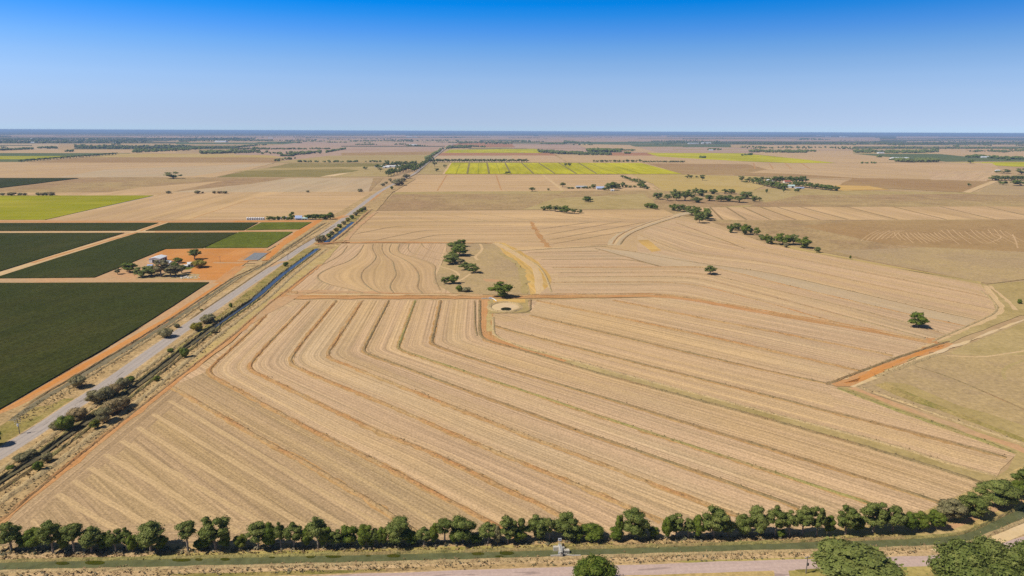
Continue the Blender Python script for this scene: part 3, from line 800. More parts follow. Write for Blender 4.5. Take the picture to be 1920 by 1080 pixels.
# farm road swinging through the middle
ribbon('track', [(955, 470.5), (1028, 466), (1150, 459.5)], 4, 'track_pale', jit=.4)
ridge('bank', [(960, 472), (1028, 467.4), (1150, 461)], 2, 0.4, 'bank_dark')
ribbon('track', [(1150, 460), (1158, 447), (1175, 435), (1222, 418), (1268, 404), (1300, 398)], 13, 'stubble_grey', r=40, jit=.4)
ribbon('track', [(1152, 459), (1162, 445), (1180, 433.5), (1226, 416.5), (1272, 402.5)], 3, 'track_pale', r=40)
ridge('bank', [(1149, 458), (1155, 447), (1172, 435), (1215, 418), (1262, 404.5)], 2.5, 0.5, 'bank_soil', r=40)
ridge('bank', [(1163, 459), (1172, 446), (1190, 434), (1236, 418), (1275, 406)], 2.5, 0.5, 'bank_dark', r=40)
# boundary lane at the right
field('field', [(1838, 531), (1850, 534), (1895, 574), (1912, 592), (1740, 660), (1660, 697), (1600, 724), (1560, 722), (1640, 686), (1745, 644), (1868, 590), (1862, 566)], 'pasture_olive', row=((1600, 724), (1870, 600)), jit=.5)
field('field', [(1850, 533), (1920, 528), (XR, 520), (XR, 600), (1912, 592)], 'pasture_olive', jit=.6)
ridge('bank', [(1848, 534), (1925, 524), (2040, 510)], 2, 0.5, 'bank_dark')
ribbon('track', [(1846, 536), (1866, 560), (1880, 578), (1868, 592), (1745, 644), (1690, 664), (1560, 722)], 3.5, 'track_pale', r=30, jit=.5)
ribbon('track', [(1855, 536), (1890, 565), (1905, 582)], 2.4, 'track_pale', r=20, jit=.3)
ridge('bank', [(1838, 545), (1860, 562), (1872, 578), (1862, 591), (1800, 618), (1745, 642)], 2.0, 0.5, 'bank_grass', r=30)
ribbon('track', [(1562, 722), (1600, 717), (1665, 686), (1720, 663), (1782, 644)], (7, 6), 'orange_dull', jit=1.2)
ribbon('track', [(1585, 719), (1620, 709), (1668, 686), (1720, 664), (1770, 648)], (3.2, 2.6), 'orange', jit=1.0)
ribbon('track', [(1600, 727), (1665, 698), (1730, 671), (1790, 650), (1905, 606), (2100, 540)], 2.4, 'sand', jit=.5)
ridge('bank', [(1548, 722), (1610, 698), (1690, 668), (1780, 640)], 2.4, 0.7, 'bank_dark', tufts='tuft_dry', density=.5)
# pasture at the right
field('field', [(1600, 727), (1665, 702), (1740, 674), (1905, 607), (XR, 490), (XR, 960), (1920, 840), (1815, 800), (1700, 760)], 'pasture_grey', row=((1600, 727), (1900, 610)), jit=.5)
field('field', [(1800, 652), (1910, 608), (XR, 520), (XR, 660), (1860, 668), (1780, 664)], 'pasture_olive', jit=1.0)
field('field', [(1640, 722), (1660, 718), (1760, 758), (XR, 890), (XR, 950), (1920, 832), (1800, 784), (1680, 742)], 'grass_green', row=((1640, 722), (1900, 830)), jit=1.0)
field('field', [(1655, 716), (1700, 720), (1800, 762), (XR, 880), (XR, 920), (1920, 822), (1740, 752)], 'pasture_olive', jit=1.0)
ridge('bank', [(1718, 688), (1780, 707), (1920, 768), (2100, 850)], 1.6, 0.3, 'bank_dark', r=20)
ridge('bank', [(1640, 708), (1700, 685), (1760, 664)], 3.5, 0.6, 'bank_grass', r=20, tufts='tuft_dark', density=.8)
ribbon('track', [(1775, 667), (1840, 671), (1890, 663), (1990, 648)], 1.3, 'track_pale', r=20)
ribbon('track', [(1885, 712), (1878, 696), (1895, 684), (1930, 673)], 1.6, 'pasture_olive', r=20)
field('field', [(1570, 726), (1600, 727), (1700, 766), (1815, 800), (1920, 838), (XR, 950), (XR, 1010), (1920, 858), (1815, 822), (1690, 776)], 'pasture_olive', row=((1600, 727), (1815, 800)), jit=.6)
ribbon('ditch', [(1598, 727), (1660, 752), (1730, 777), (1815, 808), (1920, 845), (2060, 900)], 3.5, 'earth_pink', jit=.7)
ridge('bank', [(1570, 728), (1690, 773), (1815, 816), (1905, 850)], 3, 0.5, 'bank_green', tufts='tuft_green', density=.4)
ridge('bank', [(1606, 724), (1700, 757), (1800, 793), (1920, 832), (2040, 880)], 2.5, 0.6, 'bank_grass', tufts='tuft_dry', density=.6)
field('field', [(1905, 850), (1935, 850), (XR, 960), (XR, 1010), (1905, 890), (1840, 930), (1700, 985), (1690, 975), (1790, 930), (1860, 900), (1890, 880)], 'pasture_olive', jit=.8)
# ---- the big paddock with the bent (chevron) banks
top = [(505, 563), (905, 562), (912, 592), (1000, 564), (1120, 561), (1260, 557), (1440, 590), (1590, 614), (1745, 643)]
right = [(1690, 668), (1612, 697), (1555, 722), (1690, 776), (1815, 820), (1905, 853), (1890, 868), (1850, 906), (1765, 945)]
bottom = [(1690, 975), (1500, 1000), (1100, 1012), (700, 1018), (300, 1024), (-20, 1030), (-60, 1020), (0, 985), (207, 812), (322, 725), (440, 640)]
field('field', top + right + bottom, 'stubble', row=((322, 725), (777, 995)), jit=.4)
Z = [(322, 725), (480, 817), (585, 875), (695, 940), (777, 995), (800, 1012)]
A = [(500, 590), (478, 614), (386, 698), (480, 750), (592, 810), (717, 872), (855, 945), (930, 985), (970, 1008)]
B = [(582, 564), (500, 648), (463, 690), (560, 738), (710, 810), (817, 852), (955, 920), (1052, 965), (1110, 996)]
C = [(631, 564), (562, 648), (540, 681), (616, 715), (706, 750), (842, 810), (960, 860), (1110, 920), (1242, 978)]
D = [(680, 564), (625, 648), (610, 669), (705, 706), (832, 756), (960, 807), (1130, 870), (1235, 912), (1385, 967)]
E = [(730, 563.5), (686, 648), (680, 661), (762, 690), (855, 725), (960, 763), (1097, 812), (1272, 872), (1440, 931), (1500, 953)]
Fl = [(779, 563.5), (748, 648), (746, 655), (835, 685), (960, 726), (1107, 775), (1235, 817), (1370, 860), (1540, 915), (1640, 947)]
Gl = [(827, 563.5), (811, 636), (809, 646), (867, 666), (960, 695), (1160, 754), (1322, 805), (1440, 840), (1647, 905), (1762, 942)]
H = [(900, 563), (899, 620), (904, 636), (960, 652), (1135, 704), (1440, 786), (1665, 850), (1777, 884), (1850, 908)]
H2 = [(925, 595), (926, 630), (960, 645), (1147, 697), (1440, 774), (1690, 840), (1777, 870), (1870, 893)]
I = [(928, 611), (960, 621), (1160, 672), (1440, 742), (1565, 775), (1715, 812), (1840, 845), (1888, 858)]
J = [(994, 591), (1030, 600), (1247, 651), (1440, 696), (1555, 720)]
K = [(1007, 564), (1160, 595), (1360, 638), (1440, 656), (1612, 695)]
L = [(1150, 563), (1335, 600), (1440, 620), (1590, 650), (1675, 667)]
M1 = [(1200, 560), (1262, 559), (1440, 592), (1590, 617), (1745, 644)]
loft('field', [(A, 2), (B, 2), (C, 2), (D, 2), (E, 2), (Fl, 2), (Gl, 2), (H, 2)], 'stubble', n=60)
loft('field', [(Z, None), (A[2:], None)], 'stubble_dark', n=60)
loft('field', [(H2[1:], None), (I, None)], 'stubble', n=60)
loft('field', [(I[:5], None), (J, None), (K, None), (L, None)], 'stubble', n=50)
# corner of the paddock left of the first bank: rows run along the bank, headland along the lane
tri = [(322, 728), (480, 820), (585, 878), (695, 943), (777, 998), (760, 1012), (300, 1020), (-20, 1030), (0, 985), (207, 815)]
field('field', tri, 'stubble_dark', row=((322, 725), (695, 940)), jit=.3)
field('field', [(322, 727), (207, 814), (0, 984), (-40, 1022), (20, 1006), (60, 975), (240, 838), (345, 745)], 'stubble_dark', row=((322, 725), (0, 985)), jit=.6)
field('field', [(10, 1004), (200, 985), (460, 978), (690, 985), (1000, 990), (1020, 1010), (300, 1020), (-20, 1030)], 'stubble_dark', row=((100, 1000), (700, 990)), jit=1.2)
# paler lines left by the last passes of the header
for k in range(8):
    x0, y0 = 318 - k * 30, 752 + k * 25
    d = (455, 268)
    t = 0.93 - k * 0.095
    ribbon('windrow', [(x0, y0), (x0 + d[0] * t * .5, y0 + d[1] * t * .5 + 2), (x0 + d[0] * t, y0 + d[1] * t)], 2.0, 'stubble_pale', jit=.12, step=6)
for px, mt, tf in [(Z, 'bank_soil', 'tuft_dark'), (A, 'bank_soil', 'tuft_dark'), (B, 'bank_soil', 'tuft_dark'), (C, 'bank_soil', 'tuft_dark'), (D, 'bank_soil', 'tuft_dark'),
                   (E, 'bank_dark', 'tuft_dark'), (Fl, 'bank_green', 'tuft_green'), (Gl, 'bank_dark', 'tuft_dark'),
                   (I, 'bank_dark', 'tuft_dark'), (J, 'bank_dark', 'tuft_dark'), (K, 'bank_soil', 'tuft_dark'), (L, 'bank_soil', 'tuft_dark')]:
    ridge('bank', px, 2.1, 0.55, mt, r=9, tufts=tf, density=0.9, tsize=0.30)
    ribbon('bare_strip', [(x - 1.0, y + .8) for x, y in px], 2.6, 'earth_soft', r=9, jit=.35, step=3)
# the wide grassy channel
hh = np.array(H[3:]); h2 = np.array(H2[2:])
field('channel', [tuple(p) for p in h2] + [tuple(p) for p in hh[::-1]], 'pasture_olive', row=((960, 648), (1440, 780)), jit=.4)
field('channel', [(903, 563), (922, 563), (925, 598), (922, 628), (960, 644), (960, 654), (905, 640), (898, 620)], 'track_brown', row=((905, 565), (905, 620)), jit=.5)
ribbon('track', [(906, 562), (905, 620), (910, 634), (955, 648), (1060, 678)], (6, 2.5), 'orange_dull', r=12, jit=.5)
ridge('bank', H, 2.6, 0.55, 'bank_dark', r=9, tufts='tuft_dark', density=0.9, tsize=0.35)
ridge('bank', H2, 2.4, 0.5, 'bank_grass', r=9, tufts='tuft_dry', density=0.9, tsize=0.35)
ridge('bank', [(890, 564), (891, 612), (895, 630)], 1.6, 0.5, 'bank_dark')
ribbon('track', [(918, 565), (917, 622)], 3, 'verge_yellow', jit=.4)
# orange lane across the top of the paddock and its branch to the right
ribbon('track', [(470, 562), (505, 556), (560, 556.5), (905, 557), (1000, 557)], (7, 9), 'track_brown', jit=.7)
ribbon('track', [(500, 560), (660, 559), (905, 559)], 4.5, 'orange_dull', jit=.7)
ribbon('track', [(500, 552), (905, 553.5)], 3, 'track_pale', jit=.5)
ridge('bank', [(510, 550), (905, 552.5)], 2.0, 0.5, 'bank_soil')
ribbon('track', [(990, 557), (1122, 556), (1260, 554.5), (1440, 588.5), (1590, 613.5), (1748, 643)], (9, 6), 'track_brown', r=30, jit=.6)
ribbon('track', [(1120, 556), (1260, 555), (1440, 588.8)], 4.5, 'orange_dull', r=30, jit=.8)
ridge('bank', [(1000, 552), (1122, 552), (1262, 550.5), (1440, 584.5), (1590, 609), (1740, 638)], 2.2, 0.5, 'bank_soil', r=30)
field('field', [(1735, 634), (1752, 635), (1760, 645), (1740, 642)], 'orange_dull', jit=.6)
# dam
field('field', [(918, 562), (990, 562), (994, 588), (918, 588)], 'pasture_olive', jit=.6)
field('track', [(925, 561), (985, 561), (985, 568), (925, 568)], 'track_gold', jit=.8)
def ellipse(cx, cy, rx, ry, n=28):
    return [(cx + rx * math.cos(a), cy + ry * math.sin(a)) for a in np.linspace(0, 2 * math.pi, n, endpoint=False)]
field('dam_bank', ellipse(947, 576.5, 29, 8.6), 'sand', jit=.15)
field('dam_water', ellipse(949, 580.2, 10.2, 3.3), 'water_dam', jit=0)
dp = G(949, 580)
ridge('dam_bank', ellipse(947, 576.5, 30, 9.2) + [(977, 576.5)], 4, 1.0, 'bank_grass', r=6)
ridge('bank', [(918, 588), (994, 588), (995, 562)], 2.0, 0.5, 'bank_dark')

# ================================================================== WEST OF THE ROAD: crop blocks and the homestead yard
field('yard', [(XL, 413), (466, 413), (604, 413), (598, 418), (470, 487), (412, 532), (392, 545), (XL, 900)], 'earth_pink', row=((0, 600), (300, 500)), jit=.2)
field('yard', [(306, 468), (384, 467), (462, 466), (500, 467), (470, 486), (405, 529), (345, 526), (330, 520), (350, 505), (300, 490), (275, 487)], 'orange', row=((380, 480), (460, 478)), jit=1.2)
field('yard', [(310, 470), (470, 468), (452, 488), (395, 489), (340, 484), (282, 486)], 'orange', row=((400, 485), (440, 468)), jit=1.0)
field('yard', [(180, 522), (275, 488), (335, 492), (360, 505), (352, 522), (300, 527), (180, 530)], 'earth_pink', jit=1.0)
field('yard', [(262, 512), (330, 512), (375, 515), (370, 524), (255, 524)], 'pasture_grey', jit=1.0)
field('lawn', [(335, 500), (345, 499), (366, 501), (355, 506), (338, 507)], 'green_crop', jit=.6)
ribbon('track', [(XL, 525.5), (60, 526.5), (180, 527), (410, 529)], 11, 'earth_pink', jit=.5)
ribbon('track', [(-40, 528), (75, 489.5), (257, 436), (310, 417)], 12, 'track_pale', jit=.4)
ribbon('track', [(60, 494), (257, 436), (310, 417)], 4.5, 'orange_dull', jit=.4)
ribbon('track', [(XL, 437), (600, 434)], 7, 'track_pale', jit=.3, step=15)
ribbon('track', [(290, 435.6), (565, 434)], 5, 'orange_dull', jit=.5, step=12)
ribbon('track', [(XL, 416.5), (300, 416.5), (596, 415)], 13, 'orange_dull', jit=.5, step=15)
ribbon('track', [(440, 416), (602, 415)], 10, 'orange', jit=.6, step=15)
ribbon('track', [(606, 412), (560, 438), (530, 459), (515, 474), (500, 489)], (13, 8), 'orange', jit=.6)
ribbon('track', [(400, 493), (450, 494), (500, 493), (540, 489)], 5, 'earth_pink', jit=.6)
DC = dict(mat='dark_crop', height=0.55, kind='stuff', jit=.2)
field('vineyard', [(XL, 533), (392, 531), (290, 597), (203, 651), (0, 769), (XL, 930)], row=((0, 600), (392, 480)), label='largest dark green vineyard block, nearest the camera on the left', **DC)
field('vineyard', [(XL, 438.6), (233, 438), (75, 486.5), (0, 510), (XL, 590)], row=((0, 500), (233, 438)), label='dark vineyard block left of the long diagonal dirt track', **DC)
field('vineyard', [(258, 438), (445, 437.4), (380, 466.5), (310, 468), (177, 521.5), (0, 523), (-40, 523), (0, 519.5), (80, 494)], row=((0, 519), (257, 438)), label='dark vineyard block stepping round the orange homestead yard', **DC)
field('vineyard', [(XL, 420), (297, 419), (253, 433.6), (XL, 434.6)], row=((15, 428), (297, 420)), label='thin dark vineyard strip at the far left below the yellow-green crop', **DC)
field('vineyard', [(316, 419), (484, 418.6), (457, 433), (273, 433.6)], row=((315, 428), (483, 426)), label='thin dark vineyard strip between diagonal track and bright green strip', **DC)
DC['mat'] = 'green_crop'
field('vineyard', [(490, 418.4), (584, 418), (561, 431), (461, 432.6)], row=((460, 432), (489, 418)), label='small bright green vineyard block by the orange corner track', **DC)
field('vineyard', [(448, 436.6), (549, 436), (530, 447.5), (501, 465.5), (384, 466.2)], row=((385, 466), (447, 436)), label='larger bright green vineyard block beside the grey pond', **DC)
ribbon('track', [(446, 437), (381, 467)], 1.2, 'track_pale', step=12)
# grey pond
field('pond_bank', [(474, 470.5), (510, 471), (482, 489), (443, 491), (452, 484)], 'orange_dull', jit=.3)
field('pond', [(477, 474.5), (502, 475), (485, 488), (456, 488.6)], 'pond_grey', jit=.1)
# ================================================================== ROAD CORRIDOR
field('verge', [(760, 336), (780, 336), (735, 362), (706, 396), (655, 446), (600, 490), (540, 545), (500, 575), (322, 723), (207, 812), (0, 985), (-80, 1050), (XL, 1100), (XL, 930),
      (-30, 795), (0, 775), (160, 700), (315, 605), (412, 533), (455, 500), (503, 490), (533, 461), (566, 440), (604, 414), (640, 396), (690, 366)], 'verge', row=((0, 850), (360, 610)), jit=.4)
field('verge', [(655, 400), (700, 366), (718, 354), (735, 345), (705, 372), (640, 412), (612, 414)], 'orange_dull', row=((640, 410), (700, 366)), jit=.6)
field('verge', [(-20, 830), (60, 780), (120, 748), (150, 748), (80, 795), (-20, 850)], 'grass_green', jit=1.2)
field('verge', [(0, 800), (60, 765), (100, 760), (60, 790), (0, 825)], 'grass_green', jit=1.5)
# lane along the near vineyard block and the grey drain beside it
ribbon('track', [(450, 500), (412, 530), (310, 601), (225, 650), (175, 678), (60, 740), (0, 772), (-120, 800)], (9, 8), 'orange_dull', jit=.5)
ribbon('track', [(412, 530), (310, 601), (175, 677), (60, 739), (-10, 772)], 4.5, 'orange', jit=.6)
field('verge', [(397, 532), (412, 531), (310, 598), (175, 672), (20, 756), (8, 767), (203, 653), (290, 599)], 'earth_pink', row=((20, 756), (310, 598)), jit=.3)
ribbon('drain', [(606, 420), (575, 441), (535, 468), (500, 496), (443, 523), (318, 606), (240, 654), (160, 702), (100, 737), (50, 768), (20, 790)], (3.2, 3.2), 'drain', jit=.3)
ridge('bank', [(612, 418), (580, 438), (541, 465), (496, 495), (438, 521), (313, 603), (235, 651), (155, 698), (95, 732), (45, 764)], 2.0, 0.7, 'bank_dark', tufts='tuft_dark', density=0.7, tsize=.4)
ridge('bank', [(620, 418), (585, 440), (515, 484), (446, 524), (326, 608), (248, 657), (168, 706), (110, 742)], 2.4, 0.7, 'bank_grass', tufts='tuft_dry', density=1.0, tsize=.4)
ribbon('track', [(625, 420), (560, 460), (470, 520), (345, 603)], 3, 'verge_pink', jit=.8)
ridge('bank', [(628, 424), (560, 464), (480, 516), (355, 600)], 2.0, 0.4, 'bank_dark', tufts='tuft_dark', density=.6, tsize=.4)
# pale shoulders and the sealed road
RD = [(-230, 985), (0, 854), (146, 757), (211, 714), (300, 649), (367, 602), (480, 524), (560, 470), (606, 440), (646, 410), (677, 386), (703, 366), (722, 354), (778, 326), (812, 297), (831, 282), (850, 271)]
ribbon('road_shoulder', RD, (9.6, 9.0), 'verge_pink', r=60, jit=.5)
ribbon('road', RD, 7.4, 'asphalt', r=60, jit=.12)
ribbon('track', [(560, 489), (525, 491), (505, 501)], 6, 'earth_pink', jit=.5)
ribbon('track', [(628, 411), (640, 409), (655, 405)], 6, 'orange_dull', jit=.5)
# roadside canal with grassy banks
field('verge', [(600, 462), (560, 492), (500, 540), (420, 597), (345, 655), (330, 655), (400, 600), (490, 527), (570, 468)], 'grass_green', row=((330, 655), (570, 468)), jit=.5)
field('verge', [(690, 394), (660, 422), (620, 450), (605, 456), (640, 425), (676, 394)], 'grass_green', jit=.5)
field('verge', [(322, 720), (400, 640), (500, 560), (590, 487), (640, 458), (600, 500), (540, 548), (500, 575)], 'verge_yellow', row=((322, 720), (540, 548)), jit=.5)
CAN1 = [(596, 467), (532, 514), (480, 560), (400, 615), (354, 650), (240, 739), (160, 796), (95, 845), (0, 908), (-160, 1010)]
ribbon('canal_water', CAN1[:5], (3.8, 2.8), 'water', r=20, jit=.1, z=0.56)
ribbon('canal_water', CAN1[3:], (2.8, 2.2), 'ditch', r=20, jit=.5, z=0.565)
ribbon('canal_water', [(690, 393), (657, 421), (626, 445), (608, 458)], (4.5, 5), 'water', r=20, jit=.1, z=0.55)
def offs(px, dx):
    return [(x + dx * max(0.25, (y - 250) / 400), y) for x, y in px]
ridge('bank', offs(CAN1, -10), 2.6, 1.2, 'bank_green', tufts='tuft_green', density=.6, tsize=.35)
ridge('bank', offs(CAN1, 11), 2.6, 1.1, 'bank_green', tufts='tuft_green', density=.6, tsize=.35)
ridge('bank', offs(CAN1[2:], -4.5), 1.4, 1.5, 'ditch_edge', density=0)
ridge('bank', offs(CAN1[3:], -24), 4.0, 0.9, 'bank_grass', tufts='tuft_dry', density=.5, tsize=.35)
ridge('bank', offs(CAN1, 30), 4.0, .7, 'bank_grass', tufts='tuft_dry', density=.4, tsize=.35)
ridge('bank', [(697, 393), (668, 419), (640, 443), (618, 458)], 4.0, 1.4, 'bank_soil')
ribbon('track', [(590, 459), (625, 455.5), (655, 455)], 5, 'orange_dull', jit=.5, z=0.9)
ridge('bank', [(590, 461.5), (640, 457)], 3, 1.6, 'bank_soil')
# lane on the paddock side of the canal
ribbon('track', [(705, 398), (672, 424), (648, 452)], 5, 'earth_pink', jit=.6)
ribbon('track', [(600, 497), (545, 542), (500, 578), (440, 632), (322, 722), (207, 812), (100, 898), (0, 983), (-90, 1058)], (3.5, 2.6), 'orange_dull', jit=.4)
ridge('bank', [(596, 499), (500, 574), (436, 630), (318, 720), (202, 811), (95, 897), (-5, 981)], 2.2, 0.5, 'bank_soil', tufts='tuft_dry', density=.8, tsize=.35)
field('field', [(505, 563), (560, 551), (600, 545), (560, 556), (530, 575), (500, 590), (470, 610)], 'earth_pink', jit=1)
ridge('bank', [(523, 551), (535, 547), (558, 547), (556, 551)], 2.2, 0.8, 'bank_soil', r=5)

# ================================================================== CANAL ALONG THE BOTTOM AND THE GRAVEL ROAD
UP = [(-150, 1063), (0, 1055), (200, 1051), (480, 1045), (700, 1040.5), (960, 1034), (1200, 1027), (1440, 1020), (1540, 1016), (1715, 1011), (1777, 1007), (1815, 1000), (1860, 978), (1920, 950), (2020, 905)]
LO = [(-150, 1079), (0, 1071.5), (200, 1068), (480, 1061), (700, 1056), (960, 1049), (1200, 1041), (1440, 1034), (1615, 1029.5), (1740, 1026), (1815, 1020), (1852, 1003), (1920, 976), (2020, 930)]
band_top = [(-150, 1035), (0, 1026), (300, 1022), (700, 1017), (1100, 1011), (1500, 1000), (1700, 978), (1765, 945), (1850, 906), (1905, 880), (2020, 830)]
field('canal_bank', band_top + [(2020, 925), (1920, 970), (1850, 1000), (1800, 1018), (1440, 1034), (960, 1049), (0, 1072), (-150, 1080)], 'verge_yellow', row=((0, 1050), (960, 1030)), jit=.3)
field('canal_bank', [(x, y - 1) for x, y in band_top[1:6]] + [(1500, 1014), (1100, 1026), (700, 1036), (300, 1044), (0, 1049)], 'verge', row=((0, 1050), (960, 1030)), jit=1.0)
field('canal_bank', [(260, 1040), (700, 1029), (960, 1023), (1150, 1017), (1150, 1026), (960, 1032), (700, 1038), (300, 1047)], 'verge_green2', row=((0, 1050), (960, 1030)), jit=1.0)
field('canal_bank', [(1560, 1003), (1700, 998), (1740, 1003), (1700, 1010), (1560, 1015)], 'verge_green2', jit=1.0)
field('canal_bank', [(0, 1038), (150, 1034), (330, 1034), (250, 1046), (0, 1050)], 'verge_pink', jit=1.0)
field('canal_bank', [(1700, 1000), (1790, 992), (1840, 972), (1920, 940), (2020, 895), (2020, 875), (1920, 922), (1860, 950), (1800, 980), (1720, 994)], 'earth_pink', row=((1700, 1000), (1920, 930)), jit=.8)
field('canal_water', UP + LO[::-1], 'water_murky', jit=.12).location.z = 0.12
for k, (cx, cy, rx, ry) in enumerate([(117, 1058, 13, 3.2), (178, 1057, 19, 4), (340, 1051.5, 18, 3.6), (373, 1051, 7, 2.6), (422, 1050.5, 9, 2.8), (510, 1046.5, 6, 2), (582, 1046, 8, 2.6), (625, 1045, 15, 3.2),
                                      (690, 1044, 5, 1.6), (738, 1044, 13, 3.2), (896, 1040, 12, 3), (950, 1039, 14, 3.6), (936, 1045, 8, 1.8)]):
    q = field('pond_scum', ellipse(cx, cy, rx, ry, 18), 'scum', jit=.5, kind='stuff'); q.location.z = 0.17
south = [(-150, 1079), (0, 1071), (480, 1060.5), (960, 1048), (1440, 1033.5), (1615, 1029), (1740, 1025.5), (1815, 1020), (1852, 1002), (1920, 975), (2020, 928), (2200, 1000), (2200, 1150), (-150, 1150)]
field('canal_bank', south, 'verge_pink', row=((0, 1075), (960, 1050)), jit=.4)
field('canal_bank', [(1740, 1026), (1815, 1021), (1855, 1003), (1925, 976), (1960, 985), (1880, 1020), (1830, 1032), (1740, 1034)], 'sand', jit=.6)
field('canal_bank', [(1440, 1036), (1600, 1031), (1740, 1028), (1760, 1040), (1600, 1046), (1440, 1049)], 'verge_pink', jit=.8)
field('canal_bank', [(480, 1074), (700, 1067), (960, 1058), (1200, 1054), (1330, 1048), (1330, 1053), (960, 1066), (700, 1074), (560, 1078)], 'verge', jit=.8)
field('canal_bank', [(300, 1078), (600, 1070), (720, 1068), (725, 1072), (620, 1077), (400, 1083)], 'grass_green', jit=.9)
field('canal_bank', [(1260, 1053), (1440, 1048), (1560, 1046), (1560, 1051), (1300, 1057)], 'verge_green2', jit=1.0)
ribbon('gravel_road', [(300, 1104), (700, 1086), (960, 1077), (1185, 1070), (1440, 1061), (1600, 1057.5), (1760, 1053.5), (1850, 1042), (1925, 1018), (2100, 965)], (4.2, 4.8), 'gravel', r=60, jit=.15)
field('gravel_road', [(1432, 1064), (1500, 1062), (1478, 1070), (1490, 1090), (1445, 1090), (1452, 1072)], 'gravel', jit=.2)
field('canal_bank', [(1185, 1080), (1440, 1071.5), (1452, 1075), (1452, 1100), (900, 1100), (1000, 1085)], 'verge_yellow', jit=.5)
field('canal_bank', [(1478, 1071), (1540, 1067), (1755, 1062), (1800, 1056), (1800, 1100), (1485, 1100)], 'verge_green2', jit=.5)
field('canal_bank', [(1490, 1069), (1540, 1066.5), (1600, 1066), (1590, 1072), (1500, 1075)], 'grass_green', jit=.8)
ridge('canal_bank', [(x, y - 1.0) for x, y in UP], 1.6, 1.0, 'bank_green', tufts='tuft_green', density=1.4, tsize=.4)
ridge('canal_bank', [(x, y + 1.5) for x, y in LO], 1.8, 0.8, 'bank_grass', tufts='tuft_dry', density=2.0, tsize=.4)

# ================================================================== TREES
def ico(sub):
    p = (1 + 5 ** .5) / 2
    v = [(-1, p, 0), (1, p, 0), (-1, -p, 0), (1, -p, 0), (0, -1, p), (0, 1, p), (0, -1, -p), (0, 1, -p), (p, 0, -1), (p, 0, 1), (-p, 0, -1), (-p, 0, 1)]
    f = [(0, 11, 5), (0, 5, 1), (0, 1, 7), (0, 7, 10), (0, 10, 11), (1, 5, 9), (5, 11, 4), (11, 10, 2), (10, 7, 6), (7, 1, 8),
         (3, 9, 4), (3, 4, 2), (3, 2, 6), (3, 6, 8), (3, 8, 9), (4, 9, 5), (2, 4, 11), (6, 2, 10), (8, 6, 7), (9, 8, 1)]
    v = [np.array(x) / np.linalg.norm(x) for x in v]
    for _ in range(sub):
        nf, cache = [], {}
        def mid(a, b):
            k = (min(a, b), max(a, b))
            if k not in cache:
                m = v[a] + v[b]; v.append(m / np.linalg.norm(m)); cache[k] = len(v) - 1
            return cache[k]
        for a, b, c in f:
            ab, bc, ca = mid(a, b), mid(b, c), mid(c, a)
            nf += [(a, ab, ca), (b, bc, ab), (c, ca, bc), (ab, bc, ca)]
        f = nf
    return np.array(v), np.array(f)
ICO0, ICO1 = ico(0), ico(1)

class Acc:
    def __init__(s):
        s.v, s.f, s.m, s.n = [], [], [], 0
    def add(s, v, f, m=0):
        s.v.append(np.asarray(v, float)); s.f += [tuple(int(i) + s.n for i in q) for q in f]
        s.m += [m] * len(f); s.n += len(v)
    def obj(s, name, mats, parent=None, smooth=False):
        return link_mesh(name, np.concatenate(s.v), s.f, mats, parent, midx=s.m, smooth=smooth)

def cards(rng, P, N, size):
    """irregular leaf-spray quads at P facing N"""
    n = len(P)
    a = rng.normal(size=(n, 3)); t1 = np.cross(N, a); t1 /= np.linalg.norm(t1, axis=1)[:, None] + 1e-9
    t2 = np.cross(N, t1); t2 /= np.linalg.norm(t2, axis=1)[:, None] + 1e-9
    s = size * rng.uniform(0.6, 1.35, (n, 1))
    V = np.stack([P + t1 * s * rng.uniform(.45, 1, (n, 1)) , P + t2 * s * rng.uniform(.35, .8, (n, 1)),
                  P - t1 * s * rng.uniform(.45, 1, (n, 1)), P - t2 * s * rng.uniform(.35, .8, (n, 1))], 1).reshape(-1, 3)
    Fq = np.arange(4 * n).reshape(n, 4)
    return V, Fq

def tube(acc, pts, r0, r1, sides=6, m=0):
    pts = [np.asarray(p, float) for p in pts]
    vs, fs = [], []
    for i, p in enumerate(pts):
        d = pts[min(i + 1, len(pts) - 1)] - pts[max(i - 1, 0)]
        d /= np.linalg.norm(d) + 1e-9
        a = np.cross(d, (0.3, 1, 0.1)); a /= np.linalg.norm(a); b = np.cross(d, a)
        r = r0 + (r1 - r0) * i / (len(pts) - 1)
        for k in range(sides):
            t = 2 * math.pi * k / sides
            vs.append(p + (a * math.cos(t) + b * math.sin(t)) * r)
    for i in range(len(pts) - 1):
        for k in range(sides):
            fs.append((i * sides + k, i * sides + (k + 1) % sides, (i + 1) * sides + (k + 1) % sides, (i + 1) * sides + k))
    fs.append(tuple(range(len(pts) * sides - 1, (len(pts) - 1) * sides - 1, -1)))
    acc.add(vs, fs, m)

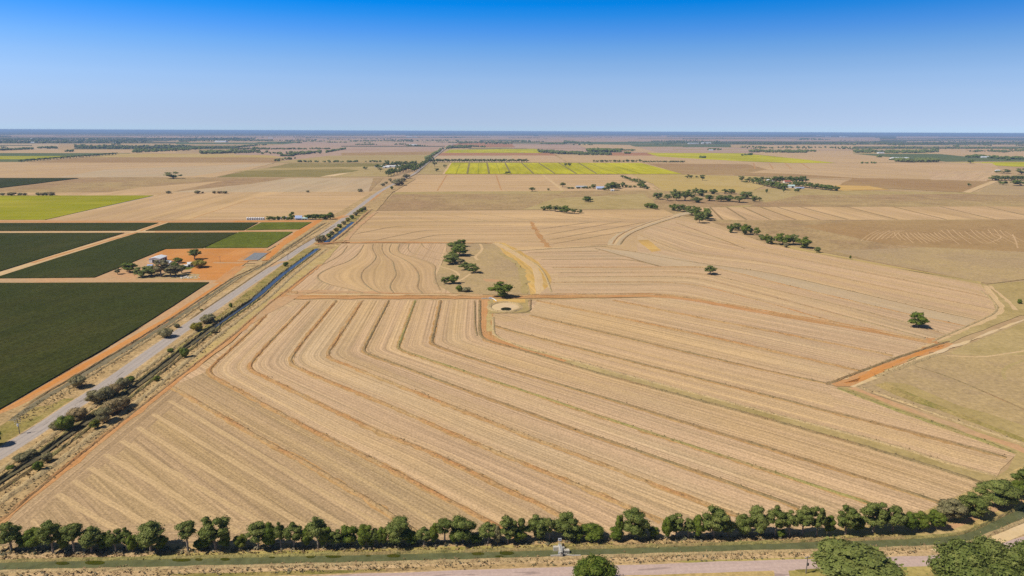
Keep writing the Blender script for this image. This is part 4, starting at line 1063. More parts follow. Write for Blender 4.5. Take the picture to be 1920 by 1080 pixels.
def make_tree(seed, form, npuff, ncards, size):
    """crown and trunk geometry of a tree 1 x 1 x 1 scaled to 10 m high, W wide"""
    rng = np.random.default_rng(seed)
    P = dict(gum=(10, 6.0, 0.16, 0.165), gumtall=(10, 5.0, 0.32, 0.18), round=(10, 8.5, 0.02, 0.18), dense=(10, 8.0, 0.06, 0.20),
             bush=(5, 6.5, 0.02, 0.20), column=(10, 4.0, 0.08, 0.25), oval=(5, 9.0, 0.05, 0.16), wide=(10, 13.0, 0.2, 0.14))[form]
    H, W, z0, pr = P
    cz, rz, rx = (z0 + 1) / 2 * H, (1 - z0) / 2 * H, W / 2
    crown, trunk = Acc(), Acc()
    pc = []
    k = 0
    while len(pc) < npuff and k < 4000:
        k += 1
        d = rng.normal(size=3); d /= np.linalg.norm(d)
        q = d * rng.uniform(0.35, 0.86) ** 0.6
        r = W * pr * rng.uniform(0.65, 1.25)
        c = np.array((q[0] * (rx - r * .7), q[1] * (rx - r * .7), cz + q[2] * (rz - r * .7)))
        if form in ('dense', 'bush', 'oval') and c[2] < r * .5:
            c[2] = r * .5
        # narrower low down, fuller on top, and not all in one place
        if form in ('gum', 'gumtall', 'wide') and q[2] < -0.4 and rng.random() < .5:
            continue
        if any(np.linalg.norm(c - o[0]) < 0.72 * min(r, o[1]) for o in pc):
            continue
        pc.append((c, r))
    iv, jf = ICO1 if ncards > 30 else ICO0
    for c, r in pc:
        sq = np.array((1, 1, rng.uniform(.72, .95)))
        vv = iv * (1 + rng.normal(0, .10, (len(iv), 1))) * r * 0.80 * sq + c
        crown.add(vv, jf)
        n = int(ncards * rng.uniform(.8, 1.2))
        d = rng.normal(size=(n, 3)); d /= np.linalg.norm(d, axis=1)[:, None]
        d[:, 2] = np.where(d[:, 2] < -.35, -d[:, 2] * .6, d[:, 2])
        pp = c + d * r * rng.uniform(.74, 1.16, (n, 1)) * sq
        nn = d + rng.normal(0, .27, (n, 3)); nn /= np.linalg.norm(nn, axis=1)[:, None]
        crown.add(*cards(rng, pp, nn, size))
    # stray sprays that break the outline
    n = int(npuff * ncards * .07)
    ci = rng.integers(0, len(pc), n)
    d = rng.normal(size=(n, 3)); d /= np.linalg.norm(d, axis=1)[:, None]
    pp = np.array([pc[i][0] + d[j] * pc[i][1] * rng.uniform(1.1, 1.42) for j, i in enumerate(ci)])
    crown.add(*cards(rng, pp, rng.normal(size=(n, 3)), size * .9))
    allv = np.concatenate(crown.v)
    h = H * max(.25, z0 + .22)
    lean = rng.normal(0, .25, 2)
    tr = H * (0.020 if form not in ('bush', 'oval') else 0.03)
    tube(trunk, [(0, 0, -.3), (lean[0] * .3, lean[1] * .3, h * .5), (lean[0], lean[1], h)], tr * 1.35, tr, 6)
    for c, r in sorted(pc, key=lambda q: q[0][2])[:: max(1, len(pc) // 5)]:
        s = np.array((lean[0] * .7, lean[1] * .7, h * rng.uniform(.55, .95)))
        tube(trunk, [s, (s + c) / 2 + rng.normal(0, .2, 3), c], tr * .6, tr * .2, 5)
    q = np.percentile(allv, [5, 95], axis=0)
    Wreal = ((q[1] - q[0])[0] + (q[1] - q[0])[1]) / 2 * 1.08
    return crown, trunk, np.percentile(allv[:, 2], 97) * 1.02, Wreal

FORM = {   # kind: (form, leaf, name, category)
    'gum': ('gum', 'leaf_gum', 'gum_tree', 'tree'), 'gumtall': ('gumtall', 'leaf_gum', 'gum_tree', 'tree'),
    'round': ('round', 'leaf_gum', 'gum_tree', 'tree'), 'dark': ('round', 'leaf_dark', 'gum_tree', 'tree'), 'dense': ('dense', 'leaf_dark', 'wattle_tree', 'tree'),
    'wide': ('wide', 'leaf_gum', 'gum_tree', 'tree'), 'greytree': ('gum', 'leaf_grey', 'gum_tree', 'tree'),
    'lime': ('dense', 'leaf_lime', 'shrub', 'shrub'), 'greenbush': ('bush', 'leaf_dark', 'shrub', 'shrub'),
    'bush': ('bush', 'leaf_grey', 'shrub', 'shrub'), 'brownbush': ('bush', 'leaf_brown', 'shrub', 'shrub'), 'browntree': ('dense', 'leaf_grey', 'wattle_tree', 'tree'),
    'yellowbush': ('oval', 'leaf_yellow', 'shrub', 'shrub'), 'column': ('column', 'leaf_dark', 'cypress_tree', 'tree')}
LOD = {'big': (34, 520, 0.24), 'near': (20, 230, 0.23), 'mid': (16, 60, 0.42), 'far': (8, 16, 0.9)}
PROTO = {}
def proto(kind, lod, var):
    k = (kind, lod, var)
    if k not in PROTO:
        form, leaf, name, cat = FORM[kind]
        npf, nc, sz = LOD[lod]
        cr, tk, h, w = make_tree(hash((form, var)) % 1000 + var * 17 if False else sum(map(ord, form)) * 7 + var * 131, form, npf, nc, sz * (0.75 if form in ('bush', 'oval') else 1))
        if lod in ('big', 'near'):
            a = cr.obj('crown', M[leaf]); b = tk.obj('trunk', M['bark'], smooth=True)
            PROTO[k] = ((a.data, b.data), h, w)
            bpy.data.objects.remove(a); bpy.data.objects.remove(b)
        else:
            acc = Acc(); acc.v = cr.v + tk.v
            acc.f = cr.f + [tuple(i + cr.n for i in q) for q in tk.f]
            acc.m = [0] * len(cr.f) + [1] * len(tk.f)
            a = acc.obj(name, [M[leaf], M['bark']])
            PROTO[k] = ((a.data,), h, w)
            bpy.data.objects.remove(a)
    return PROTO[k]

PR = random.Random(11)
PLANTS = []
def plant(kind, x, yb, yt, wpx, label, group=None, lod=None, zbase=0.0):
    """stand a tree on the ground at photo point (x, yb); yt its top, wpx its width"""
    form, leaf, name, cat = FORM[kind]
    g = G(x, yb)
    dist = math.hypot(g[0], g[1])
    vy, hx = mpp(x, yb)
    hm, wm = max(1.0, (yb - yt) / vy * 0.97), max(.8, wpx / hx)
    if dist > 1400:
        hm *= 1.12; wm *= 1.3
    if lod is None:
        lod = 'near' if dist < 420 else ('mid' if dist < 1500 else 'far')
    var = PR.randrange(4 if lod in ('near', 'mid') else 3)
    meshes, h, w = proto(kind, lod, var)
    sc = (wm / w * PR.uniform(.95, 1.05), wm / w * PR.uniform(.95, 1.05), hm / h)
    rz = PR.uniform(0, 6.283)
    if len(meshes) == 2:
        r = empty(name, (g[0], g[1], zbase), rz)
        r.scale = sc
        for nm, me in zip(('crown', 'trunk'), meshes):
            c = bpy.data.objects.new(nm, me); COL.objects.link(c); c.parent = r
    else:
        r = bpy.data.objects.new(name, meshes[0]); COL.objects.link(r)
        r.location = (g[0], g[1], zbase); r.rotation_euler = (0, 0, rz); r.scale = sc
    tag(r, label, cat, group)
    return r

ONES = ['', 'first', 'second', 'third', 'fourth', 'fifth', 'sixth', 'seventh', 'eighth', 'ninth', 'tenth', 'eleventh', 'twelfth', 'thirteenth', 'fourteenth',
        'fifteenth', 'sixteenth', 'seventeenth', 'eighteenth', 'nineteenth']
TENS = {2: 'twent', 3: 'thirt', 4: 'fort', 5: 'fift', 6: 'sixt', 7: 'sevent', 8: 'eight', 9: 'ninet'}
def ordn(n):
    if n < 20: return ONES[n]
    t, u = divmod(n, 10)
    return TENS[t] + ('ieth' if u == 0 else 'y-' + ONES[u])

# ---- the row of gums between the paddock and the canal
ROW = [(22, 984, 1035, 35, 'gum'), (45, 1005, 1035, 20, 'dense'), (67, 994, 1036, 30, 'dense'), (100, 982, 1040, 38, 'gum'), (121, 1000, 1037, 16, 'dense'), (140, 987, 1039, 30, 'gumtall'), (172, 991, 1039, 36, 'gum'),
       (193, 999, 1032, 18, 'dark'), (200, 1007, 1036, 22, 'dense'), (218, 996, 1037, 24, 'gum'), (237, 994, 1036, 22, 'gum'), (250, 1007, 1039, 18, 'dense'), (269, 1006, 1034, 16, 'dense'), (283, 982, 1037, 44, 'gum'),
       (303, 1008, 1035, 20, 'dense'), (353, 982, 1036, 29, 'gumtall'), (373, 1017, 1032, 16, 'dense'), (388, 1006, 1031, 26, 'dense'), (405, 974, 1034, 46, 'gum'), (422, 1000, 1031, 18, 'dark'), (452, 1007, 1032, 22, 'lime'),
       (485, 984, 1032, 34, 'gum'), (507, 985, 1031, 26, 'dense'), (527, 983, 1031, 20, 'gum'), (551, 985, 1031, 30, 'gum'), (578, 990, 1029, 22, 'dense'), (597, 974, 1031, 34, 'gum'), (612, 991, 1030, 24, 'dense'),
       (631, 998, 1029, 24, 'gum'), (656, 989, 1026, 30, 'dark'), (686, 989, 1029, 28, 'dense'), (702, 995, 1027, 20, 'gum'), (695, 1011, 1028, 12, 'lime'), (718, 993, 1027, 17, 'column'), (747, 978, 1027, 42, 'round'), (770, 998, 1025, 24, 'dense'),
       (795, 993, 1025, 26, 'gum'), (815, 985, 1024, 17, 'dense'), (834, 977, 1022, 26, 'gumtall'), (852, 999, 1023, 16, 'dense'), (868, 975, 1024, 42, 'round'), (893, 1005, 1022, 18, 'dense'), (915, 985, 1022, 32, 'gum'), (933, 990, 1022, 15, 'browntree'), (952, 973, 1022, 28, 'gum'),
       (975, 994, 1020, 24, 'dense'), (978, 975, 1018, 13, 'gumtall'), (1007, 972, 1017, 38, 'round'), (1030, 975, 1016, 16, 'gumtall'), (1060, 970, 1016, 46, 'round'), (1085, 997, 1017, 18, 'dense'), (1110, 987, 1016, 40, 'dense'),
       (1160, 970, 1013, 17, 'column'), (1155, 992, 1016, 25, 'dense'), (1190, 962, 1016, 48, 'round'), (1226, 992, 1012, 19, 'dense'), (1250, 975, 1015, 19, 'column'), (1267, 967, 1010, 30, 'gum'), (1290, 976, 1012, 22, 'gum'),
       (1311, 970, 1012, 28, 'dark'), (1337, 956, 1011, 48, 'gum'), (1363, 975, 1010, 28, 'gum'), (1394, 968, 1011, 34, 'round'), (1421, 952, 1010, 42, 'round'), (1452, 953, 1009, 32, 'gum'), (1464, 996, 1010, 16, 'dense'), (1480, 959, 1009, 30, 'gum'),
       (1504, 954, 1006, 32, 'gum'), (1530, 953, 1008, 28, 'gum'), (1554, 970, 1006, 22, 'dense'), (1585, 953, 1005, 36, 'gum'), (1608, 972, 1002, 22, 'dense'), (1636, 946, 1002, 44, 'gum'), (1673, 955, 1001, 42, 'gum'), (1702, 966, 999, 26, 'dense'),
       (1725, 963, 998, 28, 'dense'), (1753, 963, 996, 30, 'dense'), (1780, 940, 989, 46, 'browntree'), (1822, 931, 983, 50, 'round'), (1866, 902, 966, 72, 'round'), (1906, 904, 941, 28, 'dense'), (1922, 882, 930, 40, 'round')]
DESC = {'gum': 'grey-green gum with pale trunk', 'gumtall': 'slender tall gum with bare lower trunk', 'dense': 'dark bushy tree leafed to ground', 'dark': 'dark green gum',
        'lime': 'small bright lime-green shrub', 'column': 'narrow upright dark tree', 'round': 'large full-crowned gum', 'browntree': 'olive tree with brownish crown'}
ROW.sort(key=lambda q: q[0])
for i, (x, yt, yb, w, kd) in enumerate(ROW):
    k = 'dense' if kd == 'column' else kd
    plant(k, x, yb - (.26 if x > 1770 else .13 if kd in ('round', 'dense') else .06) * w, yt - 3, w * (0.9 if x < 1150 else 0.82), '%s, %s from left in the canal tree row' % (DESC[kd], ordn(i + 1)), 'tree row along the canal')
# ---- big trees whose tops reach into the bottom edge
for kd, x, yb, yt, w, lab in [('gum', 1598, 1112, 1030, 104, 'big rounded gum rising from the bottom edge beside the gravel road'),
                              ('dense', 1658, 1102, 1064, 46, 'low dark tree at the bottom edge, right of the big rounded gum'),
                              ('round', 1812, 1118, 1032, 104, 'large spreading gum at the bottom right, left of its neighbour in the corner'),
                              ('round', 1850, 1098, 1019, 74, 'tall gum rising behind the two corner gums at the bottom right'),
                              ('round', 1905, 1112, 1026, 86, 'grey-olive gum in the bottom right corner of the photo'),
                              ('dark', 1116, 1112, 1053, 60, 'single dark gum top poking up at the bottom edge, below the canal gate'),
                              ('dark', -14, 838, 806, 26, 'tree at the far left edge that drops its shadow by the road')]:
    plant(kd, x, yb, yt, w, lab, lod='big' if yb > 1000 else None)
# ---- shrubs along the road and the roadside canal
for kd, x, yb, yt, w, lab in [
    ('bush', 147, 727, 705, 26, 'olive shrub alone between the grey drain and the sealed road'),
    ('bush', 180, 757, 733, 30, 'front shrub of the olive-grey thicket beside the sealed road'), ('bush', 199, 750, 727, 28, 'second shrub of the roadside thicket, behind the front one'),
    ('brownbush', 216, 742, 721, 24, 'brownish middle shrub of the roadside thicket'), ('bush', 232, 730, 710, 22, 'fourth shrub of the roadside thicket'), ('greenbush', 245, 718, 706, 16, 'green shrub ending the roadside thicket at its far end'),
    ('brownbush', 147, 788, 766, 34, 'brown dry shrub on the road verge left of the green one by the drain'), ('greenbush', 125, 808, 781, 27, 'dark green round shrub between sealed road and ditch'),
    ('bush', 106, 806, 790, 20, 'low grey shrub in front of the dark green round one'), ('bush', 196, 793, 766, 27, 'olive shrub leaning over the dark ditch, nearest of three'),
    ('brownbush', 214, 776, 750, 34, 'broad brownish shrub over the dark ditch, middle of three'), ('brownbush', 234, 765, 746, 20, 'grey-brown shrub over the dark ditch, farthest of three'),
    ('lime', 179, 805, 787, 17, 'bright green small tree standing in the dark ditch'), ('greenbush', 347, 671, 653, 15, 'dark green small tree on the canal edge, alone'),
    ('greenbush', 295, 715, 705, 11, 'small green shrub on the field side of the ditch'), ('greenbush', 320, 661, 653, 11, 'small green shrub between road and ditch'),
    ('bush', 311, 633, 617, 24, 'wide flat dark shrub left of the sealed road'), ('bush', 332, 615, 607, 10, 'tiny grey shrub left of the road, beyond the wide flat one'),
    ('yellowbush', 370, 621, 605, 20, 'yellowish shrub between sealed road and canal'), ('bush', 392, 606, 590, 26, 'brown-grey shrub beyond the yellowish one by the canal'),
    ('bush', 403, 625, 616, 12, 'small dark shrub hanging over the canal'), ('bush', 90, 867, 851, 19, 'olive shrub on the ditch bank near the left edge'),
    ('greenbush', 73, 883, 866, 16, 'dark green shrub in the ditch near the left edge'), ('bush', 40, 866, 852, 24, 'low grey-green shrub by the road at the left edge'), ('bush', 57, 858, 845, 22, 'second low grey-green shrub by the road at the left edge'),
    ('greenbush', 20, 881, 873, 13, 'tiny green shrub at the left edge below the road'), ('greenbush', 536, 500, 491, 10, 'dark green shrub alone between road and blue canal'),
    ('bush', 604, 455, 441, 15, 'grey-brown shrub beside the canal crossing'), ('brownbush', 597, 456, 444, 10, 'brownish shrub left of the grey one at the canal crossing'),
    ('greenbush', 378, 583, 579, 5, 'tiny dark shrub beside the roadside pole'), ('greenbush', 433, 577, 568, 6, 'tiny green shrub right of the road')]:
    plant(kd, x, yb, yt, w * .88, lab)
for i, (x, y) in enumerate([(617, 446), (622, 441), (630, 435), (637, 428), (645, 422), (652, 416), (660, 411), (667, 405), (672, 401), (678, 398), (683, 395)]):
    plant(('greenbush', 'bush', 'yellowbush')[i % 3], x, y, y - 8, 7.5, '%s shrub counting up the canal from the crossing towards the horizon' % ordn(i + 1), 'shrubs lining the canal above the crossing')
# ---- trees scattered in the paddocks
MID = [
    ('dark', 939, 558, 530, 31, 'solitary large dark tree behind the farm dam'), ('gum', 1331, 515, 499, 18, 'lone tree in the stubble right of the gold track'), ('dark', 1720, 614, 586, 28, 'solitary tree at the right end of the contour paddock'),
    ('dark', 866, 463, 450, 13, 'topmost tree of the dark clump in the dam pasture'), ('round', 855, 470, 453, 22, 'upper left tree of the dark clump in the dam pasture'), ('dark', 862, 480, 461, 27, 'middle tree of the dark clump in the dam pasture'),
    ('round', 848, 487, 474, 16, 'left tree of the dark clump in the dam pasture'), ('round', 843, 496, 480, 20, 'lowest left tree of the dark clump in the dam pasture'), ('round', 853, 492, 477, 15, 'tree in the dark clump touching the lowest left one'),
    ('greytree', 864, 496, 486, 13, 'greyish smaller tree just right of the dark clump'), ('round', 874, 507, 493, 20, 'left of two joined trees below the dark clump'), ('round', 888, 512, 495, 18, 'right of two joined trees below the dark clump'),
    ('round', 836, 533, 520, 13, 'left of the pair of small trees in the dam pasture'), ('dark', 851, 532, 516, 16, 'right of the pair of small trees in the dam pasture'), ('greenbush', 861, 547, 536, 10, 'bright green shrub beside the grey dead bush'),
    ('bush', 874, 547, 540, 14, 'grey dead-looking bush above the orange lane'), ('greenbush', 1911, 570, 562, 6, 'small dark shrub in the pasture at the right edge'),
    ('round', 325, 335, 325, 18, 'lone dark tree on the fence line far left'), ('gum', 1055, 351, 343, 9, 'small tree left of the white farmhouse'), ('gum', 998, 359, 352, 10, 'small tree at the fence, far left of the white farmhouse'),
    ('gum', 1028, 358, 354, 4, 'tiny tree at the fence between two larger ones'), ('dark', 1099, 379, 369, 12, 'larger of a pair of dark trees in the brown pasture'), ('dark', 1107, 378, 370, 8, 'smaller of a pair of dark trees in the brown pasture'),
    ('lime', 1214, 390, 382, 11, 'left green shrub of three where the farm road forks'), ('greenbush', 1222, 391, 382, 11, 'middle green shrub of three where the farm road forks'), ('dense', 1229, 393, 385, 8, 'right dark shrub of three where the farm road forks'),
    ('round', 1532, 474, 464, 9, 'small isolated tree right of the hillside clump'), ('column', 1594, 486, 480, 3, 'tiny lone shrub on the paddock boundary'), ('bush', 1473, 464, 457, 7, 'small grey bush below the hillside clump'),
    ('gum', 1289, 334, 329, 8, 'leftmost of four small trees below the yellow-green block'), ('gum', 1296, 334, 330, 6, 'second of four small trees below the yellow-green block'), ('gum', 1305, 334, 331, 5, 'third of four small trees below the yellow-green block'),
    ('gum', 1317, 339, 330, 6, 'rightmost and tallest of four small trees below the yellow-green block'), ('gum', 1391, 341, 332, 7, 'thin tree left of the grove farm'), ('gum', 1405, 342, 334, 9, 'small tree touching the grove farm on its left'), ('dense', 1398, 343, 340, 6, 'low bush left of the grove farm'),
    ('column', 1437, 362, 356, 3, 'tiny dark upright bush below the grove farm'), ('column', 1469, 361, 354, 3, 'tiny tree at the lower corner of the dark grove'), ('dense', 1491, 360, 356, 3, 'small bush on the lawn of the grove farm, left one'), ('dense', 1496, 360, 355, 5, 'round bush on the lawn of the grove farm, right one'),
    ('dense', 1817, 350, 345, 4, 'small dark bush beside the white road at the right'), ('dense', 735, 356, 350, 5, 'small dark tree beside the sealed road in the distance'),
    ('bush', 747, 348, 338, 14, 'olive shrub by the distant road, largest of three'), ('bush', 755, 341, 335, 9, 'olive shrub by the distant road, middle of three'), ('bush', 762, 335, 328, 9, 'grey shrub by the distant road, farthest of three'),
    ('bush', 718, 349, 345, 5, 'little brown shrub left of the distant road, lowest one'), ('bush', 724, 345, 342, 4, 'little brown shrub left of the distant road, middle one'), ('bush', 732, 341, 336, 5, 'little brown shrub left of the distant road, top one'),
    ('bush', 675, 360, 355, 8, 'brown shrub on the stubble boundary left of the road'), ('bush', 577, 361, 358, 5, 'small brown shrub on the same stubble boundary further left'), ('bush', 316, 363, 359, 8, 'brown shrub below the lone dark tree'),
    ('dense', 685, 318, 314, 6, 'small dark bush left of the white farm sheds'), ('gum', 713, 322, 316, 5, 'small tree below the white farm sheds'), ('dense', 709, 317, 310, 10, 'round green tree left of the white farm sheds'), ('dense', 720, 315, 311, 5, 'dark bush among the white farm sheds'),
    ('gum', 815, 313, 304, 6, 'upper tree of two beside the yellow-green block'), ('gum', 819, 322, 317, 5, 'lower tree of two beside the yellow-green block'), ('gum', 834, 315, 310, 5, 'small tree at the corner of the yellow-green block'),
    ('gum', 1061, 312, 307, 4, 'left of two small trees inside the yellow-green block'), ('gum', 1068, 312, 307, 5, 'right of two small trees inside the yellow-green block'), ('dense', 950, 327, 323, 8, 'low dark bush on the lower edge of the yellow-green block'),
    ('dense', 1820, 307, 301, 8, 'dark round tree at the tip of the right-hand yellow crop'), ('round', 1882, 325, 319, 16, 'spreading tree near the right edge in front of the yellow crop'), ('dense', 1868, 324, 321, 5, 'low dark bush beside the spreading tree near the right edge'),
    ('round', 1915, 327, 318, 12, 'dark tree at the right edge near the yellow crop'), ('dense', 1915, 349, 340, 18, 'dark tree clump standing at the right edge'), ('dense', 1880, 347, 341, 10, 'tree in front of the hedge near the white road'),
    ('greytree', 221, 515, 504, 10, 'small greyish tree at the left end of the homestead yard'), ('dark', 243, 511, 494, 21, 'rounded dark tree in the homestead yard, left of the shed'), ('round', 268, 520, 502, 24, 'front left tree of the homestead clump'),
    ('round', 285, 517, 499, 24, 'second tree of the homestead clump'), ('greytree', 302, 519, 488, 20, 'tall thin grey gum in front of the white shed'), ('greytree', 320, 519, 498, 20, 'grey-green tree right of the tall gum at the homestead'), ('greytree', 330, 518, 500, 18, 'grey bushy tree at the right of the homestead clump'),
    ('dense', 328, 505, 493, 13, 'dark green tree in the middle of the homestead'), ('gum', 341, 513, 498, 12, 'slender tree at the right end of the homestead clump'), ('dense', 334, 494, 484, 13, 'dark tree behind the homestead, right of the white shed'),
    ('gum', 365, 487, 468, 19, 'tree with bare trunk standing alone on orange earth'), ('yellowbush', 374, 502, 489, 22, 'yellow-green oval tree beside the small white house')]
for kd, x, yb, yt, w, lab in MID:
    plant(kd, x, yb, yt - 1.0, w * 1.02, lab)
def clump(where, group, pts, kinds=('round', 'dark', 'gum')):
    pts = sorted(pts)
    for i, (x, yb, yt, w) in enumerate(pts):
        e = 'leftmost' if i == 0 else ('rightmost' if i == len(pts) - 1 else ordn(i + 1) + ' from the left')
        plant(kinds[i % len(kinds)], x, yb, yt - .8, w * 1.0, '%s tree %s' % (e, where), group)
clump('in the short row on the north edge of the stubble', 'short tree row north of the stubble', [(1019, 395, 387, 10), (1030, 395, 385, 10), (1041, 397, 386, 12), (1052, 398, 388, 12), (1062, 400, 386, 16), (1077, 401, 392, 10), (1087, 400, 393, 8)])
clump('in the scattered grove on the brown rise', 'scattered grove on the brown rise', [(1234, 374, 362, 15), (1252, 377, 365, 12), (1263, 366, 355, 11), (1268, 377, 359, 16), (1284, 377, 359, 18), (1293, 366, 356, 12), (1303, 366, 353, 11), (1316, 368, 355, 16),
      (1330, 377, 366, 15), (1306, 380, 370, 17), (1299, 372, 365, 8), (1337, 364, 355, 13), (1359, 364, 355, 11), (1371, 364, 355, 12), (1352, 378, 367, 17), (1367, 378, 366, 16), (1399, 373, 360, 19), (1386, 380, 368, 18), (1415, 379, 368, 10), (1424, 377, 370, 8), (1437, 362, 355, 4)], ('round', 'gum', 'round'))
clump('in the dense clump beside the curving farm road', 'clump beside the curving farm road', [(1262, 395, 383, 13), (1275, 397, 384, 14), (1284, 397, 386, 10), (1297, 404, 387, 18), (1306, 405, 389, 14), (1321, 411, 391, 20), (1311, 419, 398, 16), (1326, 414, 396, 14)], ('dark', 'round'))
clump('in the line descending along the contour paddock edge', 'tree line on the contour paddock edge', [(1369, 437, 421, 11), (1380, 432, 419, 14), (1398, 440, 421, 17), (1407, 439, 428, 8), (1419, 441, 427, 11), (1428, 450, 440, 9), (1438, 457, 440, 13), (1446, 458, 444, 12), (1467, 459, 439, 24), (1487, 459, 441, 19), (1506, 465, 445, 22)], ('dark', 'round'))
clump('in the hedge of trees by the blue-roofed house', 'trees around the blue-roofed house', [(505, 413, 406, 11), (514, 413, 407, 7), (522, 413, 406, 8), (533, 413, 406, 7), (541, 413, 408, 8), (549, 411, 398, 10), (546, 413, 406, 8), (578, 412, 403, 12), (586, 412, 402, 10), (593, 412, 402, 11), (600, 412, 402, 11), (607, 412, 403, 11), (614, 412, 402, 11), (620, 412, 399, 12)], ('dark', 'dense'))
grove = [(1413 + k * 5.2, 344 + k * 1.15, 334 + k * 1.1, 9) for k in range(12)] + [(1450 + k * 6, 342, 332 + (k % 3), 9) for k in range(11)] + [(1486 + k * 6.2, 349 + k * .7, 340 + k * .8, 9) for k in range(14)] + [(1432, 338, 333, 8), (1440, 338, 334, 7), (1497, 350, 344, 8)]
clump('of the dark grove sheltering the teal-roofed farm', 'grove around the teal-roofed farm', grove, ('round', 'dense', 'dark'))
fs = [(728 + k * 5.5, 331 - k * 1.5, 320 - k * 1.4, 9) for k in range(10)] + [(724 + k * 6.5, 313 - k * .5, 304.5 - k * .2, 8) for k in range(9)] + [(757 + k * 6, 322 - k * 1.8, 311 - k, 8) for k in range(4)] + [(748 + k * 7, 317, 309, 8) for k in range(4)]
clump('of the large wood beside the white farm sheds', 'wood beside the white farm sheds', fs, ('dense', 'round', 'dark'))
clump('in the roadside row running away behind the white farm sheds', 'roadside trees behind the white farm sheds', [(778 + k * 3.2, 323 - k * 2.15, 314 - k * 2.05, 7.5 - k * .3) for k in range(11)], ('dense', 'round'))
clump('of the shrub line slanting down behind the white farmhouse', 'shrub line behind the white farmhouse', [(1168, 334, 330, 7), (1174, 336, 332, 7), (1180, 338, 334, 7), (1186, 341, 336, 8), (1191, 342, 336, 7), (1197, 344, 337, 8), (1204, 347, 340, 8), (1201, 352, 345, 9), (1208, 354, 347, 9), (1214, 355, 350, 7)], ('dense', 'round'))
clump('in the garden of the white farmhouse', 'garden trees of the white farmhouse', [(1066, 354, 351.5, 6), (1073, 354, 351.5, 6), (1083, 354, 351, 4), (1095, 354, 350, 5), (1100, 354, 350, 5), (1106, 354, 350, 4), (1113, 354, 346, 8), (1134, 357, 352, 8), (1141, 357, 344, 11), (1148, 357, 342, 13), (1155, 354, 343, 12), (1161, 353, 349, 6), (1168, 352, 343, 6), (1174, 352, 348, 5), (1182, 352, 349, 5), (1190, 352, 349, 4)], ('round', 'dense'))
clump('in the hedge beside the white road at the right edge', 'hedge beside the white road', [(1860 + k * 6, 338 + (k % 2), 331, 10) for k in range(11)], ('dense', 'round'))
clump('of the dark line behind the yellow-green block', 'dark line behind the yellow-green block', [(806 + k * 4.65, 304.4, 299 + (k * 7 % 3) * .5, 5.5) for k in range(40)], ('dense', 'gum'))
clump('of the dry hedge along the brown paddock at left', 'dry hedge at left', [(5, 367, 363, 6), (22, 367, 362, 10), (38, 367, 363, 5), (47, 367, 363, 5), (72, 367, 362.5, 5), (80, 367, 362.5, 7), (88, 367, 362, 7), (97, 367, 361.5, 8), (370, 363, 358, 9), (380, 363, 360, 4), (402, 363, 359, 6), (412, 363, 359, 9), (422, 363, 359, 8)], ('bush', 'brownbush'))
clump('of the loose row beyond the stubble right of centre', 'loose row beyond the pale paddock', [(1113 + k * 4.9 + (k * 37 % 5), 304.6, 301 + (k % 2) * .6 - (k in (13, 17)) * 1.6, 4.6) for k in range(18)] + [(1208 + k * 5.2, 305, 302.4, 5) for k in range(15)], ('gum', 'dense'))
clump('of the dark scrub line below the left-hand green crop', 'dark line below the left green crop', [(40 + k * 6.1, 303.6 - k * .46, 300 - k * .45, 7) for k in range(30)], ('dense', 'gum'))

# ---- far belts and woods that read as one mass
def belt(label, pts, n, spread, h, mat='leaf_gum', wf=1.1, seed=1):
    """a far wood: many small crowns in one object, along a line of photo points"""
    rng = np.random.default_rng(seed + len(label) * 3)
    g = np.array([G(*p) for p in pts])
    s = np.concatenate([[0], np.cumsum(np.linalg.norm(np.diff(np.array(pts, float), axis=0), axis=1))])
    acc = Acc()
    iv, jf = ICO0
    for _ in range(n):
        t = rng.random() * s[-1]
        x = np.interp(t, s, [p[0] for p in pts]); y = np.interp(t, s, [p[1] for p in pts]) + rng.uniform(-spread, spread)
        q = G(x, max(y, yh(x) + 3.0))
        hh = h * rng.uniform(.5, 1.25); w = hh * wf * rng.uniform(.35, .65)
        for k in range(2):
            c = np.array((q[0] + rng.normal(0, w * .5), q[1] + rng.normal(0, w * .5), hh * (.45 + .2 * k)))
            acc.add(iv * (1 + rng.normal(0, .18, (12, 1))) * np.array((w, w, hh * (.45 - .1 * k))) + c, jf)
    o = acc.obj('distant_wood', M[mat])
    tag(o, label, 'wood', None, 'stuff')
    return o
B = 'leaf_gum'
belt('dark wood on the left under the pale far paddocks', [(-150, 263), (0, 265), (150, 264.5), (275, 264)], 900, 4.5, 13, 'leaf_dark')
belt('tree belt far left below the horizon strip', [(250, 261), (360, 260.5), (480, 260)], 350, 1.6, 12)
belt('dark hedge block left of centre on the far plain', [(336, 265.5), (375, 264)], 90, 1.0, 12, 'leaf_dark')
belt('long dark hedge block on the far plain left of centre', [(400, 263.5), (512, 264)], 220, .9, 12, 'leaf_dark')
belt('scattered wood belt far left between tan paddocks', [(140, 276), (230, 277), (330, 276), (360, 277)], 320, 2.6, 12)
belt('wood line far left fading to the right', [(350, 278), (430, 277.5), (500, 271.5)], 170, .8, 10)
belt('dark tree lines at the left edge below the far wood', [(-60, 283.5), (20, 281.5), (66, 279.6)], 120, .6, 11, 'leaf_dark')
belt('small wood left of the far belts', [(72, 278.5), (110, 278)], 50, .8, 11, 'leaf_dark')
belt('grove in front of the far left belts', [(124, 284.5), (136, 284)], 14, .8, 10, 'leaf_dark')
belt('tree belt above the brown paddock left of centre', [(250, 285), (320, 282), (375, 279.5)], 200, 1.8, 11, 'leaf_dark')
belt('dense grove in the middle of the left plain', [(375, 287.5), (410, 287), (450, 286), (490, 285.5)], 190, 1.6, 12)
belt('long hedge of small trees left of centre', [(430, 280.3), (500, 280), (570, 280), (620, 279.5)], 140, .5, 9)
